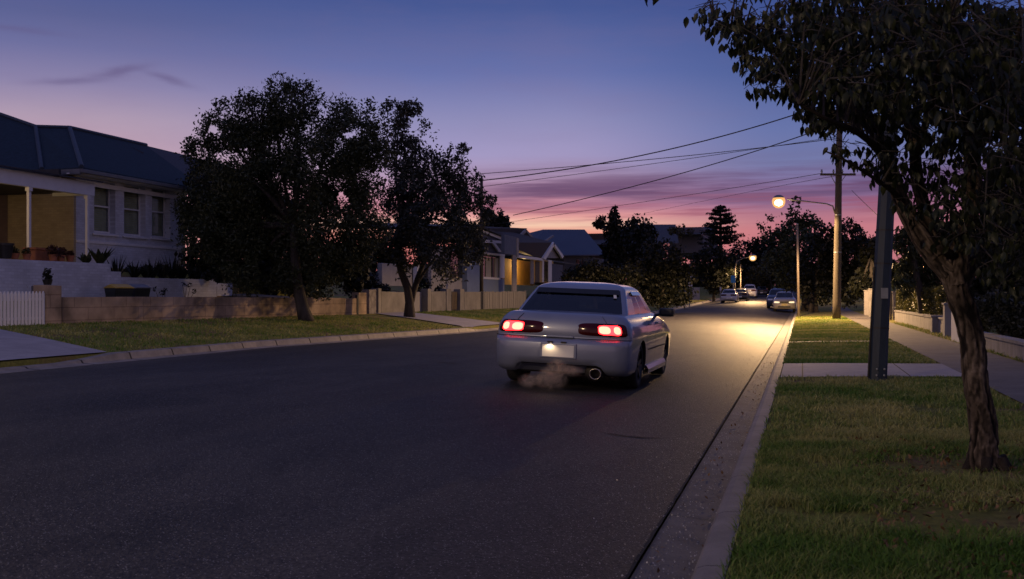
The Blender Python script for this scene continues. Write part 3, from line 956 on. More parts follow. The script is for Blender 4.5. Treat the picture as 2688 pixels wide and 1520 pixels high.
def make_car(name, label, cat, loc, heading, roll, paint, lit=False, group=None, plate=None, scale=(1, 1, 1), detail=True, front_plate=None, lens=None):
    t = thing(name, label, cat, loc, group)
    t.rotation_euler = (0, 0, 0)
    # local x forward -> heading angle measured from +x
    t.rotation_mode = 'XYZ'
    t.matrix_world = Matrix.Translation(loc) @ Matrix.Rotation(heading, 4, 'Z') @ Matrix.Rotation(roll, 4, 'X') @ Matrix.Diagonal((*scale, 1))
    us = half_us(14, 8, 52)
    lev = [('z', z) for z in Z_] + [('d', d, z) for d, z in ((.02, .968), (.05, .978), (.12, .986), (.26, .993), (.45, .997), (.62, .998))]
    def pf(u, lv):
        if lv[0] == 'z': return body_pt(u, lv[1])
        d, z = lv[1], lv[2]
        xr, xf, w, rc = XR_[-1] + d, XF_[-1] - d, W_[-1] - d, max(.06, RC_[-1] - d * .4)
        x, y = bow(*plan(u, xr, xf, w, rc), w)
        # keep the bow of the outer edge
        return Vector((x, y, hood(x, z) ))
    vs, fs, _ = ring_mesh(us, lev, pf)
    me = bpy.data.meshes.new('tmp'); me.from_pydata([tuple(v) for v in vs], [], fs); me.validate()
    bm = bmesh.new(); bm.from_mesh(me); bmesh.ops.recalc_face_normals(bm, faces=bm.faces); bm.to_mesh(me); bm.free()
    bo = bpy.data.objects.new('tmp', me); COL.objects.link(bo)
    cut = MB()
    for ax in (0, 2.52):
        for sy in (-1, 1):
            y0, y1 = (.46, 1.2) if sy > 0 else (-1.2, -.46)
            cut.lathe([(0.0001, y0), (.338, y0), (.338, y1), (0.0001, y1)], (ax, 0, .305), 'y', 40)
    cme = bpy.data.meshes.new('tmpc'); cme.from_pydata(cut.v, [], cut.f)
    bm = bmesh.new(); bm.from_mesh(cme); bmesh.ops.remove_doubles(bm, verts=bm.verts, dist=.001); bmesh.ops.recalc_face_normals(bm, faces=bm.faces); bm.to_mesh(cme); bm.free()
    co = bpy.data.objects.new('tmpc', cme); COL.objects.link(co)
    md = bo.modifiers.new('b', 'BOOLEAN'); md.operation = 'DIFFERENCE'; md.object = co; md.solver = 'EXACT'
    dg = bpy.context.evaluated_depsgraph_get(); dg.update()
    ev = bo.evaluated_get(dg).to_mesh()
    vs = [v.co.copy() for v in ev.vertices]; fs = [tuple(p.vertices) for p in ev.polygons]
    bpy.data.objects.remove(bo); bpy.data.objects.remove(co)
    def inv_u(c):
        a = [float(np.interp(c.z, Z_, q)) for q in (XR_, XF_, W_, RC_)]
        return 2 + (c.x - (a[0] + a[3])) / (a[1] - a[0] - 2 * a[3])
    def key(i, c):
        for ax in (0, 2.52):
            if abs(c.y) > .4 and abs(c.y) < .80 and math.hypot(c.x - ax, c.z - .305) < .342: return 'wheel_well' + '.' * ((1 if ax else 0) + (2 if c.y > 0 else 0))
        if c.z < .215: return 'floor_pan'
        if c.z > .94 and abs(c.y) < .64 and -.37 < c.x < 2.0: return 'parcel_shelf'
        if c.x < -.36 and c.z < .656: return 'rear_bumper'
        if c.x > 2.9 and c.z < .50: return 'front_bumper'
        if abs(c.y) > .7 and .30 < c.z < .94:
            if .42 < c.x < 1.12 : return 'rear_door' if c.y < 0 else 'rear_door.'
            if 1.12 <= c.x < 2.12: return 'front_door' if c.y < 0 else 'front_door.'
        if c.x < -.45 and c.z > .656 and abs(c.y) < .60: return 'boot_lid'
        if c.x > 2.15 and c.z > .60 and abs(c.y) < .62: return 'bonnet'
        return 'body'
    old = key
    out = split_parts(t, vs, fs, key, lambda k: M_CABIN if k.rstrip('.') in ('wheel_well', 'floor_pan', 'parcel_shelf') else paint)
    for k, l in out.items():
        for o in l:
            if k.endswith('.'): o.name = k.rstrip('.')
    # greenhouse
    gus = half_us(14, 6, 26)
    gl = list(range(len(GZ_)))
    vs, fs, info = ring_mesh(gus, gl, green_pt, capbot=False)
    def gkey(i, c):
        r, u = info[i]; a = abs(u)
        if u == 9: return 'roof'
        if 2 <= r <= 5 and a < 1.35: return 'rear_window'
        if 1 <= r <= 5 and a > 3.72: return 'windscreen'
        if 1 <= r <= 5 and 2.27 < a < 2.49: return 'rear_side_window' + ('.' if u > 0 else '')
        if 1 <= r <= 5 and 2.54 < a < 2.84: return 'front_side_window' + ('.' if u > 0 else '')
        return 'roof' if r >= 6 else 'window_pillars'
    out2 = split_parts(t, vs, fs, gkey, lambda k: M_CARGLASS if 'wind' in k and k != 'window_pillars' else paint, orient=True)
    for k, l in out2.items():
        for o in l:
            if k.endswith('.'): o.name = k.rstrip('.')
    # dark lining inside the roof and pillars
    vs2 = [Vector((.86 + (v.x - .86) * .985, v.y * .975, v.z - .012)) for v in vs]
    split_parts(t, vs2, fs, lambda i, c: 'headliner' if gkey(i, c) in ('roof', 'window_pillars') else None, lambda k: M_CABIN)
    # dark interior
    b = LB(); b.box(-.45, 2.0, -.70, .70, .45, .93); b.build('cabin', M_CABIN, t)
    for sy in (-.36, .36):
        s = LB(); s.box(.70, .86, sy - .23, sy + .23, .9, 1.12); so_ = s.build('seat', M_SEAT, t, bevel=.04)
        h = LB(); h.box(.66, .76, sy - .13, sy + .13, 1.13, 1.27); h.build('headrest', M_SEAT, so_, bevel=.035)
    s = LB(); s.box(-.22, -.02, -.6, .6, .9, 1.03); s.build('rear_seat', M_SEAT, t, bevel=.04)
    # wheels
    for ax in (0, 2.52):
        for sy in (-1, 1):
            w0 = .60; w1 = .805
            pr = [(.19, w0), (.29, w0), (.308, w0 + .02), (.311, w0 + .05), (.311, w1 - .05), (.308, w1 - .02), (.292, w1), (.215, w1 + .004), (.208, w1 - .015), (.19, w0)]
            ty = LB().lathe([(r, h * sy) for r, h in pr], (ax, 0, .311), 'y', 44).build('wheel', M_TYRE, t, smooth=True)
            rb = LB()
            rb.lathe([(.212, (w1 - .004) * sy), (.20, (w1 + .002) * sy), (.192, (w1 - .03) * sy), (.185, (w0 + .03) * sy), (.02, (w0 + .06) * sy)], (ax, 0, .311), 'y', 40)
            for k in range(5):
                an = k * 2 * math.pi / 5 + .3
                c_, s_ = math.cos(an), math.sin(an)
                def q(r, wd, h): return (ax + r * c_ - wd * s_, h * sy, .311 + r * s_ + wd * c_)
                rb.add([q(.03, -.032, w1 - .02), q(.03, .032, w1 - .02), q(.20, .022, w1 - .002), q(.20, -.022, w1 - .002),
                        q(.03, -.032, w1 - .06), q(.03, .032, w1 - .06), q(.20, .022, w1 - .05), q(.20, -.022, w1 - .05)],
                       [(0, 1, 2, 3), (4, 5, 6, 7), (0, 1, 5, 4), (1, 2, 6, 5), (2, 3, 7, 6), (3, 0, 4, 7)])
            rb.lathe([(.045, (w1 - .02) * sy), (.04, (w1 - .008) * sy), (.0001, (w1 - .006) * sy)], (ax, 0, .311), 'y', 16)
            rb.build('rim', M_RIM, ty)
    # lamps
    for sg in (-1, 1):
        a, c = sorted((.30 * sg, 1.62 * sg))
        th = se_patch(a, c, .702, .872, .010, .012, 5, lo=-.004).build('tail_light', M_REDH, t, smooth=True)
        if lit:
            a, c = sorted((.66 * sg, 1.28 * sg))
            se_patch(a, c, .722, .852, .026, .006, 4.5, lo=.012).build('brake_lamp', M_REDL, th, smooth=True)
            for p, q in ((.70, .93), (.95, 1.22)):
                a, c = sorted((p * sg, q * sg))
                se_patch(a, c, .734, .840, .034, .004, 3, lo=.02).build('lamp_core', M_REDC, th, smooth=True)
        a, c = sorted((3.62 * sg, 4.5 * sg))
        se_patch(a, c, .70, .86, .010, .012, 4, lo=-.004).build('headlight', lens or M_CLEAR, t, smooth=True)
        a, c = sorted((2.075 * sg, 2.11 * sg))
    se_patch(4.62, 5.38, .74, .83, .008, .004, 6) if False else None
    gb = LB(); gb.box(3.375, 3.415, -.33, .33, .60, .69); gb.build('grille', M_BLACKP, t, bevel=.012)
    ib = LB(); ib.box(3.40, 3.435, -.45, .45, .30, .40); ib.build('air_intake', M_BLACKP, t, bevel=.012)
    if front_plate:
        pb = LB(); pb.box(3.43, 3.445, -.186, .186, .43, .55); pb.build('number_plate', front_plate, t)
    # rear plate in a shallow recess
    fr = LB(); fr.box(-1.002, -.955, -.215, .215, .405, .60); fr.build('plate_holder', paint, t, bevel=.012)
    pb = LB(); pb.box(-1.010, -1.003, -.186, .186, .425, .575); pb.build('number_plate', plate or M_PLATE, t)
    if detail:
        hb = LB(); hb.box(-.945, -.925, -.16, .16, .668, .69); hb.build('boot_handle', paint, t, bevel=.006)
        for i, (path, w) in enumerate([
                ([(-1.75, .664)] + line_uz((-1.7, .664), (1.7, .664), 40) + [(1.75, .664)], .010),
                (line_uz((-.90, .69), (-.86, .955)), .006), (line_uz((.90, .69), (.86, .955)), .010)]):
            strip(path, w, .004 if i else .016).build('panel_gap', M_SEAM, t)
        for sg in (-1, 1):
            for ux, zl, zh in ((2.285, .56, .93), (2.475, .27, .93), (2.74, .27, .90)):
                strip(line_uz((ux * sg, zl), (ux * sg, zh)), .008, .003).build('panel_gap', M_SEAM, t)
            strip(line_uz((2.30 * sg, .50), (2.78 * sg, .50), 20), .016, .006).build('side_moulding', M_SEAM, t)
            for ux in (2.35, 2.535):
                hpts = [body_pt(ux * sg, .845, .004), body_pt((ux + .035) * sg, .845, .02), body_pt((ux + .06) * sg, .845, .004)]
                LB().tube(hpts, .013, 8).build('door_handle', paint, t, smooth=True)
            # side skirt
            sk = LB(); prev = None
            for i in range(25):
                x = .36 + (2.16 - .36) * i / 24
                q = [(x, .80 * sg, .165), (x, .865 * sg, .175), (x, .872 * sg, .235), (x, .842 * sg, .285), (x, .80 * sg, .285)]
                if prev:
                    o = len(sk.v); sk.v += prev + q
                    sk.f += [(o + k, o + (k + 1) % 5, o + 5 + (k + 1) % 5, o + 5 + k) for k in range(5)]
                prev = q
            sk.build('side_skirt', paint, t, smooth=False)
            # mirror
            mb = LB(); mb.box(1.70, 1.84, .80 * sg, 1.00 * sg, .93, 1.055)
            mo = mb.build('wing_mirror', M_BLACKP, t, bevel=.035)
            LB().tube([(1.80, .72 * sg, .93), (1.78, .84 * sg, .97)], .022, 8).build('mirror_arm', M_BLACKP, mo)
            # weather shields over the side windows
            vb = LB()
            prev = None
            for i in range(20):
                u = 2.24 + (2.86 - 2.24) * i / 19
                p0 = green_pt(u * sg, 6); p1 = green_pt(u * sg, 5).lerp(p0, .40)
                p0 = p0 + Vector((0, .012 * sg, 0)); p1 = p1 + Vector((0, .03 * sg, 0))
                if prev: vb.add([prev[0], prev[1], p1, p0], [(0, 1, 2, 3)])
                prev = (p0, p1)
            vb.build('window_shield', M_CARVIS, t, smooth=True)
        # rear window shade strip and sticker
        vb = LB(); prev = None
        for i in range(21):
            u = -1.28 + 2.56 * i / 20
            p0 = green_pt(u, 6); p1 = p0.lerp(green_pt(u, 5), .55)
            p0 = p0 + Vector((-.03, 0, .012)); p1 = p1 + Vector((-.045, 0, -.005))
            if prev: vb.add([prev[0], prev[1], p1, p0], [(0, 1, 2, 3)])
            prev = (p0, p1)
        vb.build('rear_window_visor', M_BLACKP, t, smooth=True)
        if lit:
            st = LB()
            a = green_pt(-.93, 5).lerp(green_pt(-.93, 6), .30); b2 = green_pt(-1.0, 5).lerp(green_pt(-1.0, 6), .30)
            c2 = green_pt(-1.0, 4).lerp(green_pt(-1.0, 5), .78); d2 = green_pt(-.93, 4).lerp(green_pt(-.93, 5), .78)
            off = Vector((-.012, 0, .008))
            st.slab([a + off, b2 + off, c2 + off, d2 + off], (-.002, 0, .001)); st.build('window_sticker', M_PLATE, t)
        # exhaust
        ex = LB()
        ex.lathe([(.050, -.80), (.066, -.83), (.070, -.985), (.066, -.992), (.058, -.985), (.054, -.84)], (0, -.44, .235), 'x', 28)
        eo = ex.build('exhaust_tip', M_CHROME, t, smooth=True)
        LB().lathe([(.0001, -.62), (.11, -.62), (.115, -.66), (.115, -.80), (.10, -.82), (.0001, -.82)], (0, -.40, .24), 'x', 28).build('muffler', M_BARKG if False else M_STEELD, eo, smooth=True)
        LB().tube([(-.7, -.32, .25), (-.72, 0, .26), (-.6, .15, .27), (.4, .1, .25)], .028, 8).build('exhaust_pipe', M_STEELD, eo)
        wp = LB(); wp.box(-.90, -.45, -.62, .62, .32, .36); wp.build('underbody', M_CABIN, t)
    return t
M_CARVIS = mat('smoked visor', (.01, .01, .012), .08, .2, 4, coat=1.0)
M_STEELD = mat('sooty steel', (.05, .045, .042), .6, .4, 9, metal=.6)

M_PEARL = paint_mat('pearl white paint', (.23, .255, .35), .38, .3)
cx, cy = -2.95, 14.0
slope = (crown(cx + .5, cy) - crown(cx - .5, cy))
car = make_car('sedan_car', 'white four door sedan driving away with both brake lights glowing red', 'car', Vector((cx, cy, crown(cx, cy))), math.pi / 2 - R(.4), -math.atan(slope) * -1 if False else math.atan(-slope), M_PEARL, lit=True, scale=(1, 1.085, .985))
# number plate lamps: a pair of small real lamps over the plate
for sy in (.10, -.06):
    lb = LB(); lb.box(-1.02, -.975, sy - .03, sy + .03, .604, .620); lb.build('plate_lamp', M_STEELD, car)
ld = bpy.data.lights.new('plate_light', 'SPOT'); ld.energy = 1.6; ld.color = (1, .70, .42); ld.spot_size = R(150); ld.spot_blend = .6; ld.shadow_soft_size = .02
lo_ = bpy.data.objects.new('plate_light', ld); COL.objects.link(lo_); lo_.parent = car; lo_.location = (-1.045, .10, .600)
lo_.rotation_euler = Vector((.10, .0, 1.0)).to_track_quat('Z', 'Y').to_euler()

# exhaust smoke: a lumpy puff of real volume
def smoke():
    m = bpy.data.materials.new('exhaust smoke'); m.use_nodes = True
    nt = m.node_tree; N = nt.nodes; L = nt.links
    for n_ in list(N): N.remove(n_)
    o = N.new('ShaderNodeOutputMaterial'); pv = N.new('ShaderNodeVolumePrincipled')
    pv.inputs['Color'].default_value = (.98, .82, .66, 1); pv.inputs['Anisotropy'].default_value = .1
    tc = N.new('ShaderNodeTexCoord')
    nz = N.new('ShaderNodeTexNoise'); nz.inputs['Scale'].default_value = 11; nz.inputs['Detail'].default_value = 6; nz.inputs['Roughness'].default_value = .62; nz.inputs['Distortion'].default_value = 1.2
    L.new(tc.outputs['Object'], nz.inputs['Vector'])
    def lump(c, r):
        s = N.new('ShaderNodeVectorMath'); s.operation = 'SUBTRACT'; L.new(tc.outputs['Object'], s.inputs[0]); s.inputs[1].default_value = c
        d = N.new('ShaderNodeVectorMath'); d.operation = 'DIVIDE'; L.new(s.outputs[0], d.inputs[0]); d.inputs[1].default_value = r
        ln = N.new('ShaderNodeVectorMath'); ln.operation = 'LENGTH'; L.new(d.outputs[0], ln.inputs[0])
        mr = N.new('ShaderNodeMapRange'); mr.interpolation_type = 'SMOOTHSTEP'; L.new(ln.outputs['Value'], mr.inputs[0])
        mr.inputs[1].default_value = 0; mr.inputs[2].default_value = 1; mr.inputs[3].default_value = 1; mr.inputs[4].default_value = 0
        return mr.outputs[0]
    lumps = [((0, .02, -.03), (.22, .24, .18)), ((0, .12, -.06), (.20, .22, .13)), ((0.02, -.03, .08), (.17, .16, .15)), ((0, .32, -.07), (.15, .18, .11)), ((.04, -.18, .06), (.14, .2, .09))]
    acc = None
    for c, r in lumps:
        x = lump(c, r)
        if acc is None: acc = x
        else:
            mx = N.new('ShaderNodeMath'); mx.operation = 'MAXIMUM'; L.new(acc, mx.inputs[0]); L.new(x, mx.inputs[1]); acc = mx.outputs[0]
    mr = N.new('ShaderNodeMapRange'); L.new(nz.outputs['Fac'], mr.inputs[0]); mr.inputs[1].default_value = .40; mr.inputs[2].default_value = .72
    mu = N.new('ShaderNodeMath'); mu.operation = 'MULTIPLY'; L.new(acc, mu.inputs[0]); L.new(mr.outputs[0], mu.inputs[1])
    m2 = N.new('ShaderNodeMath'); m2.operation = 'MULTIPLY'; L.new(mu.outputs[0], m2.inputs[0]); m2.inputs[1].default_value = 24
    L.new(m2.outputs[0], pv.inputs['Density']); L.new(pv.outputs[0], o.inputs['Volume'])
    b = LB(); b.lathe([(.0001, -.19), (.30, -.17), (.42, 0), (.30, .17), (.0001, .21)], (0, 0, 0), 'z', 24)
    b.v = [(x * .8, y * 1.35, z) for x, y, z in b.v]
    ob = b.build('exhaust_smoke', m)
    ob.location = (cx + .02, cy - 1.22, crown(cx, cy) + .20); ob.rotation_euler = (0, 0, math.pi / 2)
    ob['label'] = 'pale puff of exhaust smoke drifting under the white sedan rear bumper'; ob['category'] = 'smoke'; ob['kind'] = 'stuff'
smoke()
# ------------------------------------------------------------------ street lamps and poles
def street_light(loc, power, col=(1, .60, .27), name='lamp_light'):
    d = bpy.data.lights.new(name, 'POINT'); d.energy = power; d.color = col; d.shadow_soft_size = .14
    d.use_nodes = True
    nt = d.node_tree; N = nt.nodes; L = nt.links
    em = [n for n in N if n.type == 'EMISSION'][0]
    # optics of the lantern: wide throw along the street, little straight down, almost none upwards
    tc = N.new('ShaderNodeTexCoord'); sp = N.new('ShaderNodeSeparateXYZ'); L.new(tc.outputs['Normal'], sp.inputs[0])
    rp = N.new('ShaderNodeValToRGB'); e = rp.color_ramp.elements
    mr = N.new('ShaderNodeMapRange'); L.new(sp.outputs[2], mr.inputs[0]); mr.inputs[1].default_value = -1; mr.inputs[2].default_value = 1
    L.new(mr.outputs[0], rp.inputs[0])
    e[0].position = 0; e[0].color = (.35, .35, .35, 1)
    e[1].position = 1; e[1].color = (.004, .004, .004, 1)
    for p, v in ((.25, .70), (.35, 1.0), (.40, .95), (.418, .6), (.435, .17), (.47, .05), (.50, .03), (.53, .004)):
        x = e.new(p); x.color = (v, v, v, 1)
    # less light straight across the street than along it
    def mth(op, a, b_, cl=False):
        n = N.new('ShaderNodeMath'); n.operation = op; n.use_clamp = cl
        for i, v in enumerate((a, b_)):
            if v is None: continue
            if isinstance(v, (int, float)): n.inputs[i].default_value = v
            else: L.new(v, n.inputs[i])
        return n.outputs[0]
    lat = mth('MULTIPLY', mth('SUBTRACT', mth('ABSOLUTE', sp.outputs[0], None), .48), 2.4, True)
    L.new(mth('MULTIPLY', rp.outputs[0], mth('SUBTRACT', 1.0, mth('MULTIPLY', lat, .80))), em.inputs['Strength'])
    o = bpy.data.objects.new(name, d); COL.objects.link(o); o.location = loc
    return o
M_BULB = emit_mat('lit sodium bowl', (1, .80, .50), 14)
def bowl_mat():
    m, nt, b = new_mat('glowing frosted bowl'); N = nt.nodes; L = nt.links; N.remove(b)
    t = N.new('ShaderNodeBsdfTransparent'); e = N.new('ShaderNodeEmission'); e.inputs[0].default_value = (1, .50, .16, 1); e.inputs[1].default_value = 1.15
    mx = N.new('ShaderNodeMixShader'); mx.inputs[0].default_value = .62; L.new(t.outputs[0], mx.inputs[1]); L.new(e.outputs[0], mx.inputs[2])
    L.new(mx.outputs[0], N['Material Output'].inputs['Surface']); return m
M_BOWL = bowl_mat()
M_BULBF = emit_mat('lit far sodium bowl', (1, .80, .45), 9)

# timber power pole with crossarm and street lamp
pb_ = G(2196, 838)
pole = thing('power_pole', 'tall weathered timber power pole carrying the nearest lit street lamp and a crossarm', 'power pole', pb_)
Zp = (pb_.x * -SN + pb_.y * CS)
top_ = P(2205, 250, Zp)
b = MB(); n = 14
pts = [pb_ + (top_ - pb_) * (i / n) for i in range(n + 1)]; pts[0] = pb_ - Vector((0, 0, .2))
b.tube(pts, [.20 - .07 * i / n for i in range(n + 1)], 14, jit=.05, seed=2)
b.build('pole', M_POLEW, pole, smooth=True)
ca = P(2197, 459, Zp)
b = MB(); wdt = 46 / F * Zp
axr = Vector((CS, SN, 0))
a_, c_ = ca - axr * wdt - Vector((SN, -CS, 0)) * 0, ca + axr * wdt
fwd = Vector((-SN, CS, 0))
off = fwd * -.20
b.slab([a_ + off + Vector((0, 0, -.05)), c_ + off + Vector((0, 0, -.05)), c_ + off + Vector((0, 0, .05)), a_ + off + Vector((0, 0, .05))], fwd * .09)
arm = b.build('crossarm', M_POLEW, pole)
ins = MB()
for s_ in (-.92, -.25, .25, .92):
    q = ca + axr * wdt * s_ + off * .75 + Vector((0, 0, .05))
    b = MB().lathe([(.0001, 0), (.03, 0), (.03, .05), (.055, .06), (.055, .1), (.03, .12), (.045, .14), (.04, .19), (.0001, .2)], q, 'z', 12)
    b.build('insulator', M_STEEL, arm, smooth=True)
for s_ in (-.3, .3):
    q0 = ca + axr * wdt * s_ * 1.4 + off + Vector((0, 0, -.05)); q1 = ca + axr * .1 * s_ / .3 + off * .5 + Vector((0, 0, -.45))
    MB().tube([q0, q1], .018, 6).build('brace', M_STEEL, arm)
for hh in (3.2, 5.0):
    MB().tube([pb_ + (top_ - pb_) * ((hh) / (top_ - pb_).z), pb_ + (top_ - pb_) * ((hh + .05) / (top_ - pb_).z)], .205 - .07 * hh / 12, 14).build('band', M_STEEL, pole)
# lamp bracket
r0 = P(2192, 560, Zp); r1 = P(2186, 541, Zp); r2 = P(2170, 535, Zp); r3 = P(2120, 529, Zp); r4 = P(2066, 523, Zp)
MB().tube([r0, r1, r2, r3, r4], [.04, .035, .032, .03, .03], 8).build('lamp_bracket', M_STEEL, pole, smooth=True)
LAMP = P(2044, 521, Zp)
hd = MB(); hd.lathe([(.0001, .17), (.10, .165), (.20, .12), (.26, .05), (.27, .03), (.0001, .03)], LAMP, 'z', 20)
ho = hd.build('lamp_head', M_STEEL, pole, smooth=True)
bo_ = MB(); bo_.lathe([(.0001, .025), (.27, .025), (.31, -.08), (.31, -.22), (.25, -.36), (.14, -.45), (.0001, -.48)], LAMP, 'z', 24)
bo_.build('lamp_bowl', M_BOWL, ho, smooth=True)
MB().lathe([(.0001, -.06), (.13, -.08), (.20, -.18), (.17, -.30), (.0001, -.38)], LAMP, 'z', 20).build('bulb', M_BULB, ho, smooth=True)
street_light(LAMP + Vector((0, 0, -.56)), 22000)

# thin pole further on
q = G(2097, 830); t = thing('street_pole', 'thin galvanised pole on the grass just past the timber power pole', 'pole', q)
Zq = q.x * -SN + q.y * CS
MB().tube([q - Vector((0, 0, .1)), P(2093, 590, Zq)], [.085, .055], 12).build('pole', M_POLET, t, smooth=True)
MB().lathe([(.0001, .0), (.07, 0), (.06, .05), (.0001, .09)], P(2093, 590, Zq), 'z', 12).build('cap', M_STEEL, t)

# big steel pole close by
q = G(2302, 1003); t = thing('steel_pole', 'thick dark leaning steel pole on the near grass beside the driveway', 'pole', q)
Zq = q.x * -SN + q.y * CS
tp = P(2362, -160, Zq)
pts = [q - Vector((0, 0, .15))] + [q.lerp(tp, i / 10) for i in range(1, 11)]
MB().tube(pts, [.122 - .035 * i / 10 for i in range(11)], 8).build('pole', M_POLEC, t)
for s_ in (.12, .265, .34, .52):
    c = q.lerp(tp, s_); r = .124 - .035 * s_
    MB().tube([c, c + (tp - q).normalized() * .022], r, 8).build('band', M_STEELD, t)
ax = (tp - q)
sd_ = Vector((-CS, -SN, 0)) * .118
MB().tube([q + sd_ + ax * .01, q + sd_ * .95 + ax * .26], .016, 6).build('cable_guard', M_STEELD, t)

pt = q.lerp(tp, .20) + Vector((SN * .115, -CS * .115, 0))
MB().box(pt.x - .045, pt.x + .045, pt.y - .012, pt.y - .004, pt.z - .07, pt.z + .07).build('tag_plate', M_STEEL, t)
for s_ in (.016, .03):
    c = q.lerp(tp, s_)
    for sx in (-.05, .05):
        MB().lathe([(.0001, 0), (.014, 0), (.014, -.015), (.0001, -.018)], c + Vector((CS * sx + SN * .118, SN * sx - CS * .118, 0)), 'y', 8).build('bolt', M_STEEL, t)
# far lamp
Zf = 118
q = P(1928, 792, Zf); q.z = gz(q.x, q.y)
t = thing('street_lamp', 'farthest lit street lamp on a thin pole over the parked cars', 'street lamp', q)
MB().tube([q, P(1930, 700, Zf)], [.09, .07], 10).build('pole', M_POLET, t, smooth=True)
MB().tube([P(1930, 702, Zf), P(1934, 686, Zf), P(1950, 678, Zf), P(1968, 675, Zf)], [.06, .05, .045, .04], 8).build('lamp_bracket', M_POLET, t, smooth=True)
L2 = P(1976, 672, Zf)
hd = MB(); hd.lathe([(.0001, .2), (.2, .17), (.34, .05), (.34, .02), (.0001, .02)], L2, 'z', 16); ho = hd.build('lamp_head', M_STEEL, t, smooth=True)
bo_ = MB(); bo_.lathe([(.0001, .015), (.36, .015), (.40, -.15), (.36, -.36), (.22, -.52), (.0001, -.56)], L2, 'z', 20); bo_.build('lamp_bowl', M_BOWL, ho, smooth=True)
MB().lathe([(.0001, -.06), (.16, -.10), (.24, -.22), (.20, -.36), (.0001, -.44)], L2, 'z', 16).build('bulb', M_BULBF, ho, smooth=True)
street_light(L2 + Vector((0, 0, -.66)), 9000)

# the next lamp of the row, across the road and behind the viewer, whose light reaches the near grass and the tree trunk
q = Vector((-13.9, -4, .2)); t = thing('street_lamp', 'lit street lamp on the left verge behind the viewpoint', 'street lamp', q)
MB().tube([q - Vector((0, 0, .1)), q + Vector((0, 0, 6.4))], [.11, .07], 12).build('pole', M_POLET, t, smooth=True)
MB().tube([q + Vector((0, 0, 6.3)), q + Vector((.3, 0, 6.75)), q + Vector((1.6, 0, 6.95)), q + Vector((4.6, 0, 7.0))], [.05, .045, .04, .035], 8).build('lamp_bracket', M_POLET, t, smooth=True)
L3 = q + Vector((4.8, 0, 6.9))
hd = MB(); hd.lathe([(.0001, .2), (.15, .17), (.27, .05), (.27, .02), (.0001, .02)], L3, 'z', 16); ho = hd.build('lamp_head', M_STEEL, t, smooth=True)
bo_ = MB(); bo_.lathe([(.0001, .015), (.27, .015), (.31, -.08), (.31, -.22), (.25, -.36), (.0001, -.48)], L3, 'z', 20); bo_.build('lamp_bowl', M_BULB, ho, smooth=True)
street_light(L3 + Vector((0, 0, -.56)), 2500, (1, .72, .42))

def simple_pole(u, vb, vt, Z, r, m, name, label, cat, group=None, n=10):
    q = P(u, vb, Z); q.z = gz(q.x, q.y) if q.x < xk(q.y) - .1 or q.x > XC else crown(q.x, q.y)
    t = thing(name, label, cat, q, group)
    MB().tube([q - Vector((0, 0, .1)), P(u, vt, Z)], [r, r * .8], n).build('pole', m, t, smooth=True)
    return t
# dark pole behind the second tree where the wires end
q = P(1264, 770, 58); q.z = gz(q.x, q.y)
t = thing('power_pole', 'slim dark power pole rising out of the second verge tree', 'power pole', q)
MB().tube([q, P(1264, 468, 58)], [.11, .08], 10).build('pole', M_BARKD, t, smooth=True)
MB().lathe([(.0001, 0), (.06, 0), (.05, .12), (.0001, .16)], P(1264, 468, 58), 'z', 10).build('cap', M_STEELD, t)

# ------------------------------------------------------------------ overhead wires
def wire(p0, p1, mid, r, label):
    """hanging cable through three picture points with depth"""
    a, c = P(*p0), P(*p1)
    tm = (mid[0] - p0[0]) / (p1[0] - p0[0])
    m = P(mid[0], mid[1], p0[2] + (p1[2] - p0[2]) * tm)
    pts = []
    for i in range(25):
        t = i / 24
        s = a.lerp(c, t)
        sag = (m - a.lerp(c, tm))
        s = s + sag * (t * (1 - t) / (tm * (1 - tm)))
        pts.append(s)
    return tag(MB().tube(pts, r, 6).build('overhead_wire', M_WIRE, smooth=True), label, 'wire', 'overhead wires crossing the street')
wire((1264, 474, 58), (2200, 262, Zp), (1670, 411), .030, 'thickest overhead wire, climbing highest from the dark pole to the timber pole')
wire((1347, 565, 72), (2200, 322, Zp), (1775, 459), .026, 'long sagging wire from the gabled houses up to the timber pole')
wire((1264, 456, 58), (2203, 363, Zp), (1670, 422), .018, 'thin upper wire running nearly level below the thickest wire')
wire((1250, 492, 58), (2204, 358, Zp + .3), (1640, 440), .014, 'faint thin wire crossing under the nearly level upper wire')
wire((1290, 590, 90), (2158, 455, Zp), (1780, 516), .014, 'faint low wire running to the left end of the crossarm')
wire((1690, 560, 130), (2236, 455, Zp), (1960, 505), .014, 'faint low wire running from far off to the right end of the crossarm')
wire((2236, 500, Zp), (2330, 590, 40), (2285, 548), .012, 'short thin service wire falling right from the timber pole to the garden')

# ------------------------------------------------------------------ street trees on the left verge
def trunk_pts(lst, Z0):
    return [PD(u, v, Z0 + (q if len(l) > 2 else 0)) if False else PD(l[0], l[1], Z0 + (l[2] if len(l) > 2 else 0)) for l in lst for u, v, q in [(0, 0, 0)]]
b1 = G(804, 843)
Z1 = b1.x * -SN + b1.y * CS
lob = LO([(735, 268, 72), (645, 300, 74), (565, 335, 66), (505, 390, 48, .6), (838, 296, 62), (905, 335, 60), (930, 390, 60), (700, 380, 105), (815, 405, 105), (610, 430, 90), (545, 480, 75), (885, 460, 85), (690, 540, 140), (840, 560, 120), (590, 580, 110), (925, 570, 55), (640, 670, 80), (800, 660, 75), (520, 600, 70), (880, 640, 60), (740, 690, 60), (810, 715, 40), (480, 520, 45), (700, 215, 34, .6), (757, 212, 28, .6), (480, 360, 22, .7), (555, 262, 22, .5), (925, 270, 26, .5)], Z1, seed=3)
